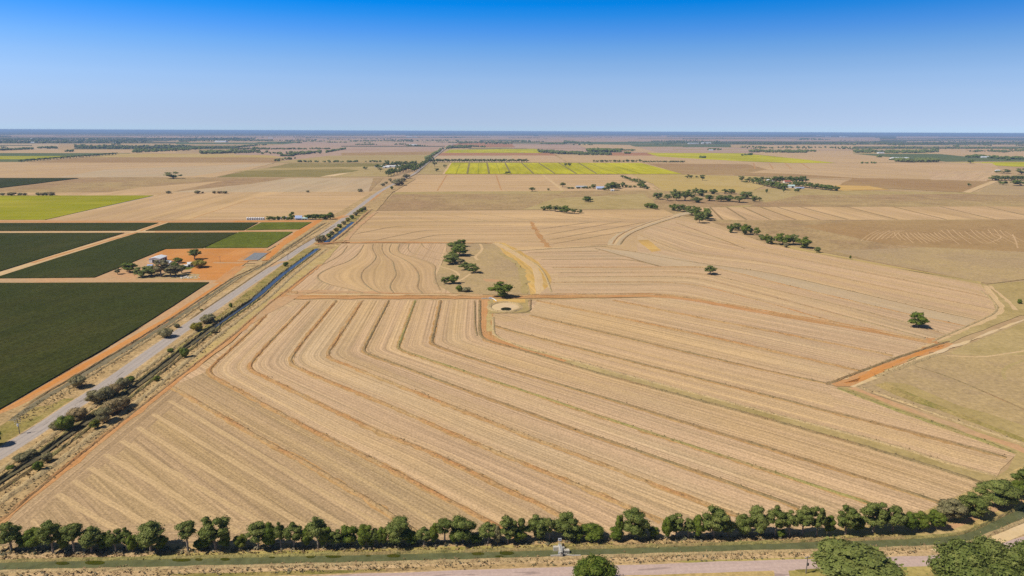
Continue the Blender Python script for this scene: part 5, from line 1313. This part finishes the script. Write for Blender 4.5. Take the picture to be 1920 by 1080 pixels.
belt('scattered paddock trees left of centre', [(490, 287.5), (530, 289), (575, 288), (600, 286)], 34, 2.2, 11)
belt('small slanting wood left of centre', [(545, 291), (580, 288), (602, 285.5)], 60, 1.2, 12)
belt('slanting hedge behind the tan paddock', [(610, 286.5), (648, 279.5)], 60, .7, 10, 'leaf_dark')
belt('little trees on the brown paddock corner', [(515, 303), (527, 301), (540, 299), (555, 297)], 14, .8, 9)
belt('far belt crossing the middle of the plain', [(655, 265), (740, 264), (840, 264)], 200, .9, 11)
belt('far belt left of the vanishing road', [(520, 268), (560, 265.5), (620, 265)], 60, .6, 9)
belt('dark short rows in the far tan paddock', [(667, 271.5), (706, 271.5)], 60, .5, 8, 'leaf_dark')
belt('trees at the far farm left of the road', [(740, 271.5), (760, 271)], 24, .5, 10, 'leaf_dark')
belt('far wood right of the vanishing road', [(855, 263), (862, 268), (900, 267.5), (960, 268.5)], 200, 1.6, 12)
belt('farm trees where the road meets the horizon', [(836, 278.5), (850, 277), (870, 277.5), (884, 276)], 90, 1.2, 14)
belt('trees flanking the far end of the road', [(812, 291), (822, 286), (830, 279.5)], 50, .5, 11)
belt('trees lining the road behind the wood', [(797, 299.5), (806, 295), (815, 289.5)], 50, .6, 9)
belt('hedge of bushes behind the olive crop at left', [(560, 304), (620, 304.4), (700, 304), (735, 303.5)], 46, .4, 7)
belt('far clump right of centre by the olive band', [(1056, 266.5), (1070, 267.5), (1087, 269)], 70, 1.6, 14)
belt('far wood at centre under the horizon', [(960, 265.5), (993, 265)], 60, 1.0, 13)
belt('far belt right of centre', [(1000, 266), (1020, 265.6)], 20, .3, 9)
belt('scattered belt in front of the red paddocks', [(1008, 284.5), (1040, 287), (1090, 289.5), (1146, 290)], 240, 1.6, 12)
belt('dark wood between the red paddocks', [(1102, 284), (1130, 284.5), (1163, 285)], 150, 1.0, 17, 'leaf_dark')
belt('hedge right of the dark wood', [(1164, 282.5), (1190, 282)], 30, .4, 8)
belt('long town belt right of centre', [(1250, 266), (1340, 268.5), (1450, 269), (1600, 270)], 520, 2.0, 12)
belt('town belt at right', [(1600, 268), (1700, 270), (1800, 268), (1950, 269.5)], 520, 2.4, 12)
belt('wood patch near the horizon at right', [(1500, 261), (1538, 261.5)], 70, .8, 14, 'leaf_dark')
belt('paddock trees right of centre, back row', [(1395, 279), (1480, 277), (1560, 278.5), (1610, 279)], 70, 1.6, 12)
belt('paddock trees right of centre, front row', [(1404, 284.5), (1440, 285), (1500, 285.2), (1515, 284)], 130, 1.4, 12)
belt('small clump by the far farm right of centre', [(1326, 281.5), (1352, 281)], 28, .6, 10, 'leaf_dark')
belt('belt behind the right-hand green crop', [(1600, 285), (1660, 286), (1720, 286), (1760, 284)], 200, 1.6, 13)
belt('long tree belt at right behind the tan paddock', [(1605, 279), (1680, 278), (1760, 278.5), (1830, 278), (1920, 280)], 220, 1.6, 11)
belt('wood in front of the right-hand green crop', [(1678, 302), (1700, 303.5), (1730, 303.5), (1757, 303)], 120, 1.2, 13)
belt('hedge and trees at the right edge, back', [(1815, 285), (1850, 283.5), (1890, 285.5), (1940, 281)], 80, 1.2, 11)
belt('hedge and trees at the right edge, front', [(1810, 295), (1840, 295), (1870, 297), (1895, 298), (1960, 300)], 120, 1.0, 11, 'leaf_dark')
belt('dark bushes in the far stubble at right', [(1598, 307), (1642, 306.5)], 7, .3, 7, 'leaf_dark')
belt('trees around the far homestead at left edge', [(0, 277), (14, 277.5)], 12, .5, 8)

_fb = random.Random(4)
for grp, ya, yb_, nn in [('faint tree lines strewn over the farthest plain', 256.5, 263, 46), ('short tree lines strewn over the far plain', 263, 275, 42), ('broken tree lines over the nearer part of the far plain', 275, 298, 16)]:
    acc = Acc(); rng = np.random.default_rng(nn)
    for k in range(nn):
        y0 = _fb.uniform(ya, yb_); x0 = _fb.uniform(-120, 2040); w = _fb.uniform(6, 70) * (1 if y0 < 275 else .5)
        sl = _fb.choice([0, 0, 0, .02, -.02, .05])
        cnt = int(w * _fb.uniform(.35, 1.1)) + 2
        for m in range(cnt):
            x = x0 + w * rng.random(); y = y0 + (x0 - 960) * .0039 + sl * (x - x0) * (y0 - 250) / 20 + rng.normal(0, .12)
            q = G(x, max(y, yh(x) + 4)); hh = rng.uniform(5, 13); ww = hh * rng.uniform(.4, .7)
            acc.add(ICO0[0] * (1 + rng.normal(0, .18, (12, 1))) * np.array((ww, ww, hh * .5)) + np.array((q[0], q[1], hh * .5)), ICO0[1])
    tag(acc.obj('distant_wood', M['leaf_dark']), grp, 'wood', None, 'stuff')
# low scrub under the tree row and along the banks
def scatter(poly_px, n, size, key, rng=np.random.default_rng(5)):
    g = np.array([G(*p) for p in poly_px])
    lo, hi = g.min(0), g.max(0)
    x, y = g[:, 0], g[:, 1]
    k = 0
    while k < n:
        q = lo + rng.random(2) * (hi - lo)
        inside = False
        j = len(g) - 1
        for i in range(len(g)):
            if (y[i] > q[1]) != (y[j] > q[1]) and q[0] < (x[j] - x[i]) * (q[1] - y[i]) / (y[j] - y[i]) + x[i]:
                inside = not inside
            j = i
        if inside:
            k += 1
            TUFTS[key].append((q[0], q[1], 0.25, size * rng.uniform(.5, 1.6)))
scatter([(0, 1030), (300, 1026), (700, 1022), (1000, 1013), (1500, 1002), (1500, 1010), (1000, 1021), (700, 1031), (300, 1039), (0, 1042)], 620, 0.75, 'scrub')
scatter([(0, 1072), (480, 1061), (960, 1050), (1440, 1036), (1730, 1028), (1700, 1044), (1440, 1050), (960, 1064), (480, 1078), (0, 1084)], 900, 0.36, 'tuft_dry')
scatter([(0, 1072), (480, 1061), (960, 1050), (1440, 1036), (1730, 1028), (1700, 1044), (1440, 1050), (960, 1064), (480, 1078), (0, 1084)], 260, 0.42, 'scrub')
scatter([(0, 1044), (480, 1036), (960, 1025), (1440, 1012), (1700, 1004), (1700, 1010), (1440, 1019), (960, 1033), (480, 1044), (0, 1054)], 900, 0.4, 'tuft_dry')
scatter([(0, 886), (170, 766), (235, 722), (385, 606), (486, 534), (498, 538), (408, 612), (268, 732), (165, 806), (0, 908)], 900, 0.45, 'tuft_dry')
scatter([(0, 886), (170, 766), (235, 722), (385, 606), (486, 534), (498, 538), (408, 612), (268, 732), (165, 806), (0, 908)], 260, 0.6, 'tuft_green')
scatter([(0, 910), (160, 800), (260, 735), (400, 612), (500, 560), (320, 718), (205, 805), (0, 975)], 700, 0.5, 'tuft_dry')
scatter([(0, 910), (160, 800), (260, 735), (400, 612), (500, 560), (320, 718), (205, 805), (0, 975)], 220, 0.6, 'tuft_dark')
scatter([(20, 785), (160, 705), (320, 608), (440, 525), (560, 450), (600, 440), (455, 518), (335, 602), (185, 708), (50, 795)], 800, 0.45, 'tuft_dark')
scatter([(20, 785), (160, 705), (320, 608), (440, 525), (560, 450), (600, 440), (455, 518), (335, 602), (185, 708), (50, 795)], 700, 0.45, 'tuft_dry')
def build_tufts():
    rng = np.random.default_rng(9)
    lab = {'tuft_dry': 'dry grass tufts on banks and verges', 'tuft_dark': 'dark dead weeds growing on the contour banks', 'tuft_green': 'green weeds on canal banks', 'scrub': 'grey-green scrub under the tree row by the canal'}
    for key, L in TUFTS.items():
        if not L: continue
        a = np.array(L)
        P, N = [], []
        base = np.repeat(a, 4, axis=0)
        P = base[:, :3] + rng.normal(0, 1, (len(base), 3)) * base[:, 3:4] * np.array((.35, .35, .22)) + np.array((0, 0, .12))
        N = rng.normal(0, .55, (len(base), 3)) + np.array((0, 0, .75)); N /= np.linalg.norm(N, axis=1)[:, None]
        acc = Acc()
        n = len(P)
        V, Fq = cards(rng, P, N, 1.0)
        V = (V.reshape(n, 4, 3) - P[:, None]) * base[:, 3][:, None, None] * .62 + P[:, None]
        acc.add(V.reshape(-1, 3), Fq)
        o = acc.obj('grass_tufts' if key != 'scrub' else 'undergrowth', M[key])
        tag(o, lab[key], 'grass' if key != 'scrub' else 'scrub', None, 'stuff')
build_tufts()

# ================================================================== BUILDINGS AND STRUCTURES
def boxv(x0, x1, y0, y1, z0, z1):
    v = [(x, y, z) for z in (z0, z1) for y in (y0, y1) for x in (x0, x1)]
    f = [(0, 2, 3, 1), (4, 5, 7, 6), (0, 1, 5, 4), (2, 6, 7, 3), (0, 4, 6, 2), (1, 3, 7, 5)]
    return v, f
def box(name, b, mat, parent):
    v, f = boxv(*b)
    return link_mesh(name, v, f, M[mat], parent)
def gable_house(name, label, cat, at, w, d, h, rise, rz, wall, roof, doors=(), windows=(), small=False, group=None, verandah=False):
    """walls with gable ends, an overhanging two-pitched roof and the openings; w along the ridge"""
    g = G(*at)
    x, y = w / 2, d / 2
    wv = [(-x, -y, 0), (x, -y, 0), (x, y, 0), (-x, y, 0), (-x, -y, h), (x, -y, h), (x, y, h), (-x, y, h), (-x, 0, h + rise), (x, 0, h + rise)]
    wf = [(0, 1, 5, 4), (2, 3, 7, 6), (1, 2, 6, 9, 5), (3, 0, 4, 8, 7)]
    e, th = 0.35, 0.12
    sl = rise / y
    rv = []
    for s in (-1, 1):
        rv += [(-x - e, s * (y + e), h - sl * e + .03), (x + e, s * (y + e), h - sl * e + .03)]
    rv += [(-x - e, 0, h + rise + .03), (x + e, 0, h + rise + .03)]
    rv += [(a, b, c + th) for a, b, c in rv]
    rf = [(6, 7, 11, 10), (9, 8, 10, 11), (0, 4, 5, 1), (3, 5, 4, 2), (0, 1, 7, 6), (2, 8, 9, 3), (0, 6, 10, 4), (4, 10, 8, 2), (1, 5, 11, 7), (5, 3, 9, 11)]
    if small:
        acc = Acc(); acc.add(wv, wf, 0); acc.add(rv, rf, 1)
        o = acc.obj(name, [M[wall], M[roof]])
        o.location = (g[0], g[1], 0); o.rotation_euler = (0, 0, rz)
        tag(o, label, cat, group)
        return o
    r = empty(name, (g[0], g[1], 0.1), rz)
    tag(r, label, cat, group)
    link_mesh('wall', wv, wf, M[wall], r)
    link_mesh('roof', rv, rf, M[roof], r)
    for side, c, ww, z0, z1 in doors:
        b = {'s': (c - ww / 2, c + ww / 2, -y - .06, -y + .05, z0, z1), 'n': (c - ww / 2, c + ww / 2, y - .05, y + .06, z0, z1),
             'e': (x - .05, x + .06, c - ww / 2, c + ww / 2, z0, z1), 'w': (-x - .06, -x + .05, c - ww / 2, c + ww / 2, z0, z1)}[side]
        box('door', b, 'opening', r)
    for side, c, ww, z0, z1 in windows:
        b = {'s': (c - ww / 2, c + ww / 2, -y - .05, -y + .05, z0, z1), 'e': (x - .05, x + .05, c - ww / 2, c + ww / 2, z0, z1)}[side]
        box('window', b, 'glass', r)
    if verandah:
        v, f = [(-x, -y - 2.2, h - .6), (x, -y - 2.2, h - .6), (x, -y - .02, h - .2), (-x, -y - .02, h - .2)], [(0, 1, 2, 3)]
        v = v + [(a, b, c + .08) for a, b, c in v]
        link_mesh('verandah', v, [(3, 2, 1, 0), (4, 5, 6, 7), (0, 1, 5, 4), (1, 2, 6, 5), (2, 3, 7, 6), (3, 0, 4, 7)], M[roof], r)
        for px in (-x + .2, 0, x - .2):
            box('post', (px - .06, px + .06, -y - 2.15, -y - 2.03, 0, h - .62), 'white_metal', r)
    return r

rd = math.atan2(*(G(360, 605) - G(200, 715))[::-1])          # direction of the road
gable_house('machinery_shed', 'long white machinery shed with dark open bays in the homestead yard', 'shed', (297, 491), 13.5, 9, 3.8, 1.1, rd + 1.2 - math.pi / 2 + R(20), 'white_metal', 'white_metal',
            doors=[('s', -4, 3.2, 0, 2.9), ('s', 0, 3.2, 0, 2.9), ('s', 4, 3.2, 0, 2.9), ('w', 0, 3.6, 0, 3.0), ('e', 1.5, 2, 0, 2.4)])
gable_house('farmhouse', 'small white house beside the yellow-green oval tree', 'house', (358, 500.5), 4.5, 4.5, 2.7, 1.3, R(25), 'white_metal', 'white_metal', doors=[('s', -1.2, .9, 0, 2)], windows=[('s', .9, 1.1, 1, 2)])
gable_house('garden_shed', 'low white lean-to left of the small white house', 'shed', (349, 501.5), 3.6, 2.4, 1.7, .4, R(5), 'white_metal', 'white_metal', doors=[('s', 0, .9, 0, 1.5)])
gable_house('farmhouse', 'pale house half hidden behind the homestead trees', 'house', (318, 497.5), 5.0, 4.5, 2.6, 1.2, R(-15), 'cream_wall', 'galv', doors=[('s', 0, .9, 0, 2)], windows=[('s', 1.7, 1.1, 1, 2), ('s', -1.7, 1.1, 1, 2)])
gable_house('garden_shed', 'little blue-grey shed behind the left homestead trees', 'shed', (282, 502), 3.5, 2.8, 2.0, .6, R(10), 'blue_roof', 'blue_roof', doors=[('s', 0, 1.2, 0, 1.7)])
gable_house('farmhouse', 'white house with pale blue roof among the hedge of trees', 'house', (560.5, 412.3), 8.0, 6.5, 3.0, 2.4, R(8), 'cream_wall', 'blue_roof', doors=[('s', 0, 1.1, 0, 2.1)], windows=[('s', -2.5, 1.3, 1, 2.2), ('s', 2.5, 1.3, 1, 2.2)], verandah=True)
gable_house('garage', 'low outbuilding with pale teal roof right of the blue-roofed house', 'shed', (572, 412.6), 7, 4.5, 2.3, 1.0, R(4), 'white_metal', 'teal_roof', doors=[('s', -1.5, 2.4, 0, 2), ('s', 1.5, 2.4, 0, 2)])
gable_house('garden_shed', 'small pale shed between the silos and the blue-roofed house', 'shed', (525, 411.5), 4, 3, 2.2, .6, 0, 'cream_wall', 'galv', doors=[('s', 0, 1.2, 0, 1.8)])
gable_house('garden_shed', 'second small pale shed, nearer the blue-roofed house', 'shed', (535, 410.5), 4, 3, 2.2, .6, 0, 'white_metal', 'galv', doors=[('s', 0, 1.2, 0, 1.8)])
for i, (x, yb, w, d, rz, lab) in enumerate([(705.5, 313.8, 10, 7, .1, 'small white shed at the left end of the white farm sheds'), (715, 314, 12, 8, 0, 'white shed in the left part of the white farm sheds'), (724, 315.3, 20, 10, .05, 'front white shed of the white farm sheds'),
                                             (733, 313.8, 26, 12, 0, 'long white shed in the middle of the white farm sheds'), (745, 313.6, 22, 10, 0, 'white shed at the right end, against the wood')]):
    gable_house('farm_shed', lab, 'shed', (x, yb), w, d, 4.2, 1.6, rz, 'white_metal', 'white_metal', doors=[('s', 0, 4, 0, 3.4)], group='white farm sheds by the wood')
gable_house('farm_shed', 'long pale shed left of the white farmhouse in the middle distance', 'shed', (1090, 353.2), 22, 9, 3.5, 1.4, 0, 'cream_wall', 'galv', doors=[('s', -5, 4, 0, 3), ('s', 3, 4, 0, 3)])
gable_house('farmhouse', 'white farmhouse with pale blue roof in a walled garden of trees', 'house', (1125, 355.4), 15, 9, 3.4, 2.6, 0, 'white_metal', 'blue_roof', doors=[('s', 0, 1.2, 0, 2.2)], windows=[('s', -4, 1.6, 1, 2.4), ('s', 4, 1.6, 1, 2.4)], verandah=True)
gable_house('garden_shed', 'small white hut below the tall garden trees', 'shed', (1148, 358.6), 6, 4, 2.4, .8, 0, 'white_metal', 'white_metal', doors=[('s', 0, 1.4, 0, 2)])
gable_house('farmhouse', 'house with red roof inside the dark grove', 'house', (1475, 343.5), 14, 10, 3.5, 3.2, .1, 'cream_wall', 'red_roof', doors=[('s', 0, 1.2, 0, 2.2)], windows=[('s', 3, 1.6, 1, 2.4)])
gable_house('farm_shed', 'teal-roofed white shed at the mouth of the dark grove', 'shed', (1481, 352.0), 17, 10, 3.8, 2.2, -.1, 'white_metal', 'teal_roof', doors=[('s', 4, 4, 0, 3.2)])
gable_house('farm_shed', 'low grey-blue shed right of the teal-roofed one', 'shed', (1499, 354.4), 16, 8, 2.6, 1.0, 0, 'galv', 'blue_roof', doors=[('s', 0, 4, 0, 2.2)])
gable_house('farm_shed', 'pale shed at the back of the dark grove', 'shed', (1444, 340.2), 16, 8, 3.4, 1.2, 0, 'white_metal', 'white_metal', doors=[('s', 0, 4, 0, 2.8)])
for x, y, w, lab in [(58, 260.6, 40, 'white speck of a building inside the far left wood, upper one'), (63, 267.7, 40, 'white building on the lower edge of the far left wood'), (216, 268, 40, 'white building right of the far left wood'), (415, 266.7, 110, 'long white shed on the dark far field left of centre'),
                     (508, 259.6, 70, 'pale building by the long dark hedge block'), (768, 257.4, 110, 'bright pale building complex near the horizon left of the road, left one'), (779, 257.8, 60, 'smaller pale building right of the complex near the horizon'), (775, 272.8, 60, 'white shed on the far farm left of the road'),
                     (851, 275.6, 22, 'white farmhouse where the road meets the horizon'), (1296, 269.8, 60, 'left white shed of the far packing yard right of centre'), (1305, 269.6, 50, 'middle white shed of the far packing yard right of centre'), (1324, 269.4, 90, 'right white shed of the far packing yard right of centre'),
                     (1333, 282.4, 26, 'pale farm shed right of centre above the yellow crop'), (1537, 254.9, 200, 'white silo complex near the horizon at right, left one'), (1553, 256.8, 120, 'white silo complex near the horizon at right, second'), (1582, 257.2, 180, 'white silo complex near the horizon at right, last'),
                     (1651, 287.8, 34, 'white shed by the belt behind the right-hand green crop'), (1846, 296, 32, 'pale shed among trees at the right edge'), (1687, 299.6, 70, 'long pale shed behind the wood at right'), (1870, 322, 12, 'little white hut beside the spreading tree at right')]:
    gable_house('far_shed', lab, 'shed', (x, y), w, w * .45, min(12, 3 + w * .06), 1.5 + w * .02, R((x * 7) % 20 - 10), 'white_metal', 'white_metal', small=True)

# grain silos
SX = [(464.5, 'leftmost'), (468.8, 'second from the left'), (473.1, 'third from the left'), (477.4, 'fourth from the left'), (481.7, 'fifth from the left'), (486.0, 'sixth from the left'), (490.3, 'seventh from the left'), (494.6, 'rightmost')]
def ring(r, z, n=20):
    return [(r * math.cos(2 * math.pi * k / n), r * math.sin(2 * math.pi * k / n), z) for k in range(n)]
def lathe(name, prof, mat, parent, n=20, smooth=True):
    vs, fs = [], []
    for r, z in prof: vs += ring(r, z, n)
    for i in range(len(prof) - 1):
        for k in range(n):
            fs.append((i * n + k, i * n + (k + 1) % n, (i + 1) * n + (k + 1) % n, (i + 1) * n + k))
    fs.append(tuple(range((len(prof) - 1) * n, len(prof) * n)))
    return link_mesh(name, vs, fs, M[mat], parent, smooth=False)
first = None
for x, lab in SX:
    g = G(x, 413.2)
    L = '%s white silo in the row of eight beside the orange lane' % lab
    if first is None:
        first = empty('grain_silo', (g[0], g[1], 0))
        lathe('tank', [(1.32, .35), (1.32, 1.0), (1.36, 1.02), (1.32, 1.06), (1.32, 1.9), (1.36, 1.92), (1.32, 1.96), (1.32, 3.1)], 'galv', first)
        lathe('roof', [(1.42, 3.05), (1.0, 3.5), (.35, 3.95), (.35, 4.05)], 'white_metal', first)
        lathe('base', [(1.2, 0), (1.2, .35)], 'concrete', first)
        acc = Acc()
        for dx in (-.2, .2):
            v, f = boxv(dx - .03, dx + .03, -1.46, -1.40, .3, 3.3); acc.add(v, f)
        for k in range(9):
            v, f = boxv(-.2, .2, -1.45, -1.41, .5 + k * .3, .54 + k * .3); acc.add(v, f)
        acc.obj('ladder', M['dark_steel'], first)
        r = first
    else:
        r = first.copy(); COL.objects.link(r); r.location = (g[0], g[1], 0)
        for c in list(first.children):
            k = c.copy(); COL.objects.link(k); k.parent = r
    tag(r, L, 'silo', 'white silos by the orange lane')

# power poles
def power_pole(label, at, top, arms, transformer):
    g = G(*at); vy, _ = mpp(*at)
    h = max(5.0, (at[1] - top) / vy)
    r = empty('power_pole', (g[0], g[1], 0), 0.35)
    tag(r, label, 'pole')
    acc = Acc(); tube(acc, [(0, 0, -.2), (0, 0, h * .5), (0, 0, h)], .15, .10, 8); acc.obj('pole', M['timber'], r)
    for k in range(arms):
        z = h - .35 - k * .75
        a = box('crossarm', (-1.05, 1.05, -.18, -.09, z, z + .12), 'timber', r)
        for x in (-.95, -.45, .45, .95):
            ia = Acc(); tube(ia, [(x, -.135, z + .12), (x, -.135, z + .34)], .055, .075, 8)
            i = ia.obj('insulator', M['white_metal'], a)
    if transformer:
        tr = lathe('transformer', [(.30, h * .56), (.30, h * .56 + .85)], 'white_metal', r, 14)
        tr.location = (0, -.42, 0)
        ba = Acc()
        for x in (-.14, .14):
            tube(ba, [(x, 0, h * .56 + .85), (x, 0, h * .56 + 1.1)], .05, .03, 6)
        ba.obj('bushing', M['cream_wall'], tr)
    return r
power_pole('timber power pole with crossarms and transformer beside the sealed road at left', (37, 814), 786, 3, True)
power_pole('timber power pole beside the sealed road left of the drain', (374, 581), 568, 1, False)
power_pole('timber power pole at the crossing beside the grey pond', (540, 488), 480, 1, False)
power_pole('timber power pole standing on the orange homestead yard', (413, 492.5), 481, 1, False)
power_pole('weathered pole with a black switch box beside the gravel road', (1511, 1076), 1043, 1, False)
b = box('switch_box', (-.22, .22, -.45, -.15, 2.6, 3.3), 'dark_steel', bpy.data.objects['power_pole.004'])

# white guide posts
gp = None
for x, y, lab in [(143, 752, 'white guide post on the left road shoulder'), (305, 640, 'white guide post further along the left road shoulder')]:
    g = G(x, y)
    r = empty('guide_post', (g[0], g[1], 0)); tag(r, lab, 'post', 'roadside guide posts')
    box('post', (-.06, .06, -.03, .03, 0, 1.15), 'white_metal', r)
    box('reflector', (-.04, .04, -.045, -.031, .88, 1.02), 'red_roof', r)

# regulator gate across the bottom canal
c = G(1051, 1040); d = G(1058, 1039.7) - G(1044, 1040.3)
r = empty('canal_gate', (c[0], c[1], 0.35), math.atan2(d[1], d[0]))
tag(r, 'pale concrete canal gate with a solar panel mast across the bottom canal', 'canal gate')
box('pier', (-.35, .25, -1.9, 2.1, -.3, 1.3), 'concrete', r)
box('abutment', (-1.75, -.36, 1.2, 2.0, -.3, 1.1), 'concrete', r)
box('slab', (.9, 2.4, .0, .95, -.3, .75), 'concrete', r)
box('slab', (.3, 1.2, 1.0, 1.75, -.3, .95), 'concrete', r)
box('wing_wall', (-2.9, -.37, -1.75, -1.5, -.3, .75), 'concrete', r)
acc = Acc()
for i in range(8):
    t = i / 7
    v, f = boxv(.3 + t * 4.2, .3 + t * 4.2 + .62, -1.05 - .85 * min(1, t * 2), -.78 - .85 * min(1, t * 2), -.3, .7 - .2 * t)
    v = [(a, b_ + .004 * i, cc + .003 * i) for a, b_, cc in v]
    acc.add(v, f)
acc.obj('wing_wall', M['concrete'], r)
acc = Acc()
for x in (-.33, .22):
    for y in (-1.7, -.6, .5, 1.6):
        tube(acc, [(x, y, 1.3), (x, y, 2.3)], .035, .035, 6)
    for z in (1.8, 2.3):
        tube(acc, [(x, -1.7, z), (x, 1.6, z)], .03, .03, 6)
acc.obj('handrail', M['galv'], r)
acc = Acc(); tube(acc, [(-.05, 1.75, 1.2), (-.05, 1.75, 3.4)], .06, .05, 8); m = acc.obj('mast', M['galv'], r)
p = box('solar_panel', (-.48, .42, 1.55, 1.62, 2.75, 3.55), 'white_metal', m)
p2 = box('solar_panel', (-.22, .16, 1.535, 1.549, 2.98, 3.32), 'panel', p)
box('control_box', (.75, 1.15, 1.85, 2.25, .6, 1.55), 'dark_steel', r)
box('control_box', (-.75, -.45, -1.2, -.9, .3, 1.2), 'galv', r)
hw = lathe('handwheel', [(.05, 1.3), (.28, 1.34), (.30, 1.40), (.05, 1.44)], 'dark_steel', r, 14); hw.location = (-.02, -1.75, 0)
# pump and pipe beside the dam
g = G(919.5, 560.5)
r = empty('dam_pump', (g[0], g[1], 0), .1); tag(r, 'small pump with pale pipe at the corner of the farm dam', 'pump')
box('pump_body', (-.9, .9, -.6, .6, 0, 1.1), 'galv', r)
acc = Acc(); tube(acc, [(.9, -.3, .6), (2.0, -2.5, .7), (3.6, -8.0, .4)], .28, .28, 8); acc.obj('pipe', M['white_metal'], r)
acc = Acc(); tube(acc, [(-.9, 0, .5), (-6, .2, .4)], .3, .3, 8); acc.obj('trough', M['concrete'], r)

# heap of pale rubble in the homestead yard
g = G(350, 521); acc = Acc(); rng = np.random.default_rng(3)
for k in range(46):
    w = rng.uniform(.2, .75)
    acc.add(ICO0[0] * (1 + rng.normal(0, .2, (12, 1))) * np.array((w * 1.4, w, w * .7)) + np.array((rng.normal(0, 4.5), rng.normal(0, 2.2), w * .4 + .2)), ICO0[1])
o = acc.obj('rubble_heap', M['cream_wall']); o.location = (g[0], g[1], 0.1)
tag(o, 'low heap of pale rubble in front of the homestead trees', 'rubble')

# ================================================================== THE AIR
t = NT('haze')
pv = t.n('ShaderNodeVolumePrincipled')
pv.inputs['Color'].default_value = (0.47, 0.67, 1.0, 1)
pv.inputs['Density'].default_value = 6.2e-5
pv.inputs['Anisotropy'].default_value = 0.0
t.l(pv.outputs['Volume'], t.out.inputs['Volume'])
hz = link_mesh('haze', *boxv(-98000, 98000, -900, 62000, -1.0, 113.0), t.m)
tag(hz, kind='stuff')
hz['label'] = 'pale blue haze over the far plain'
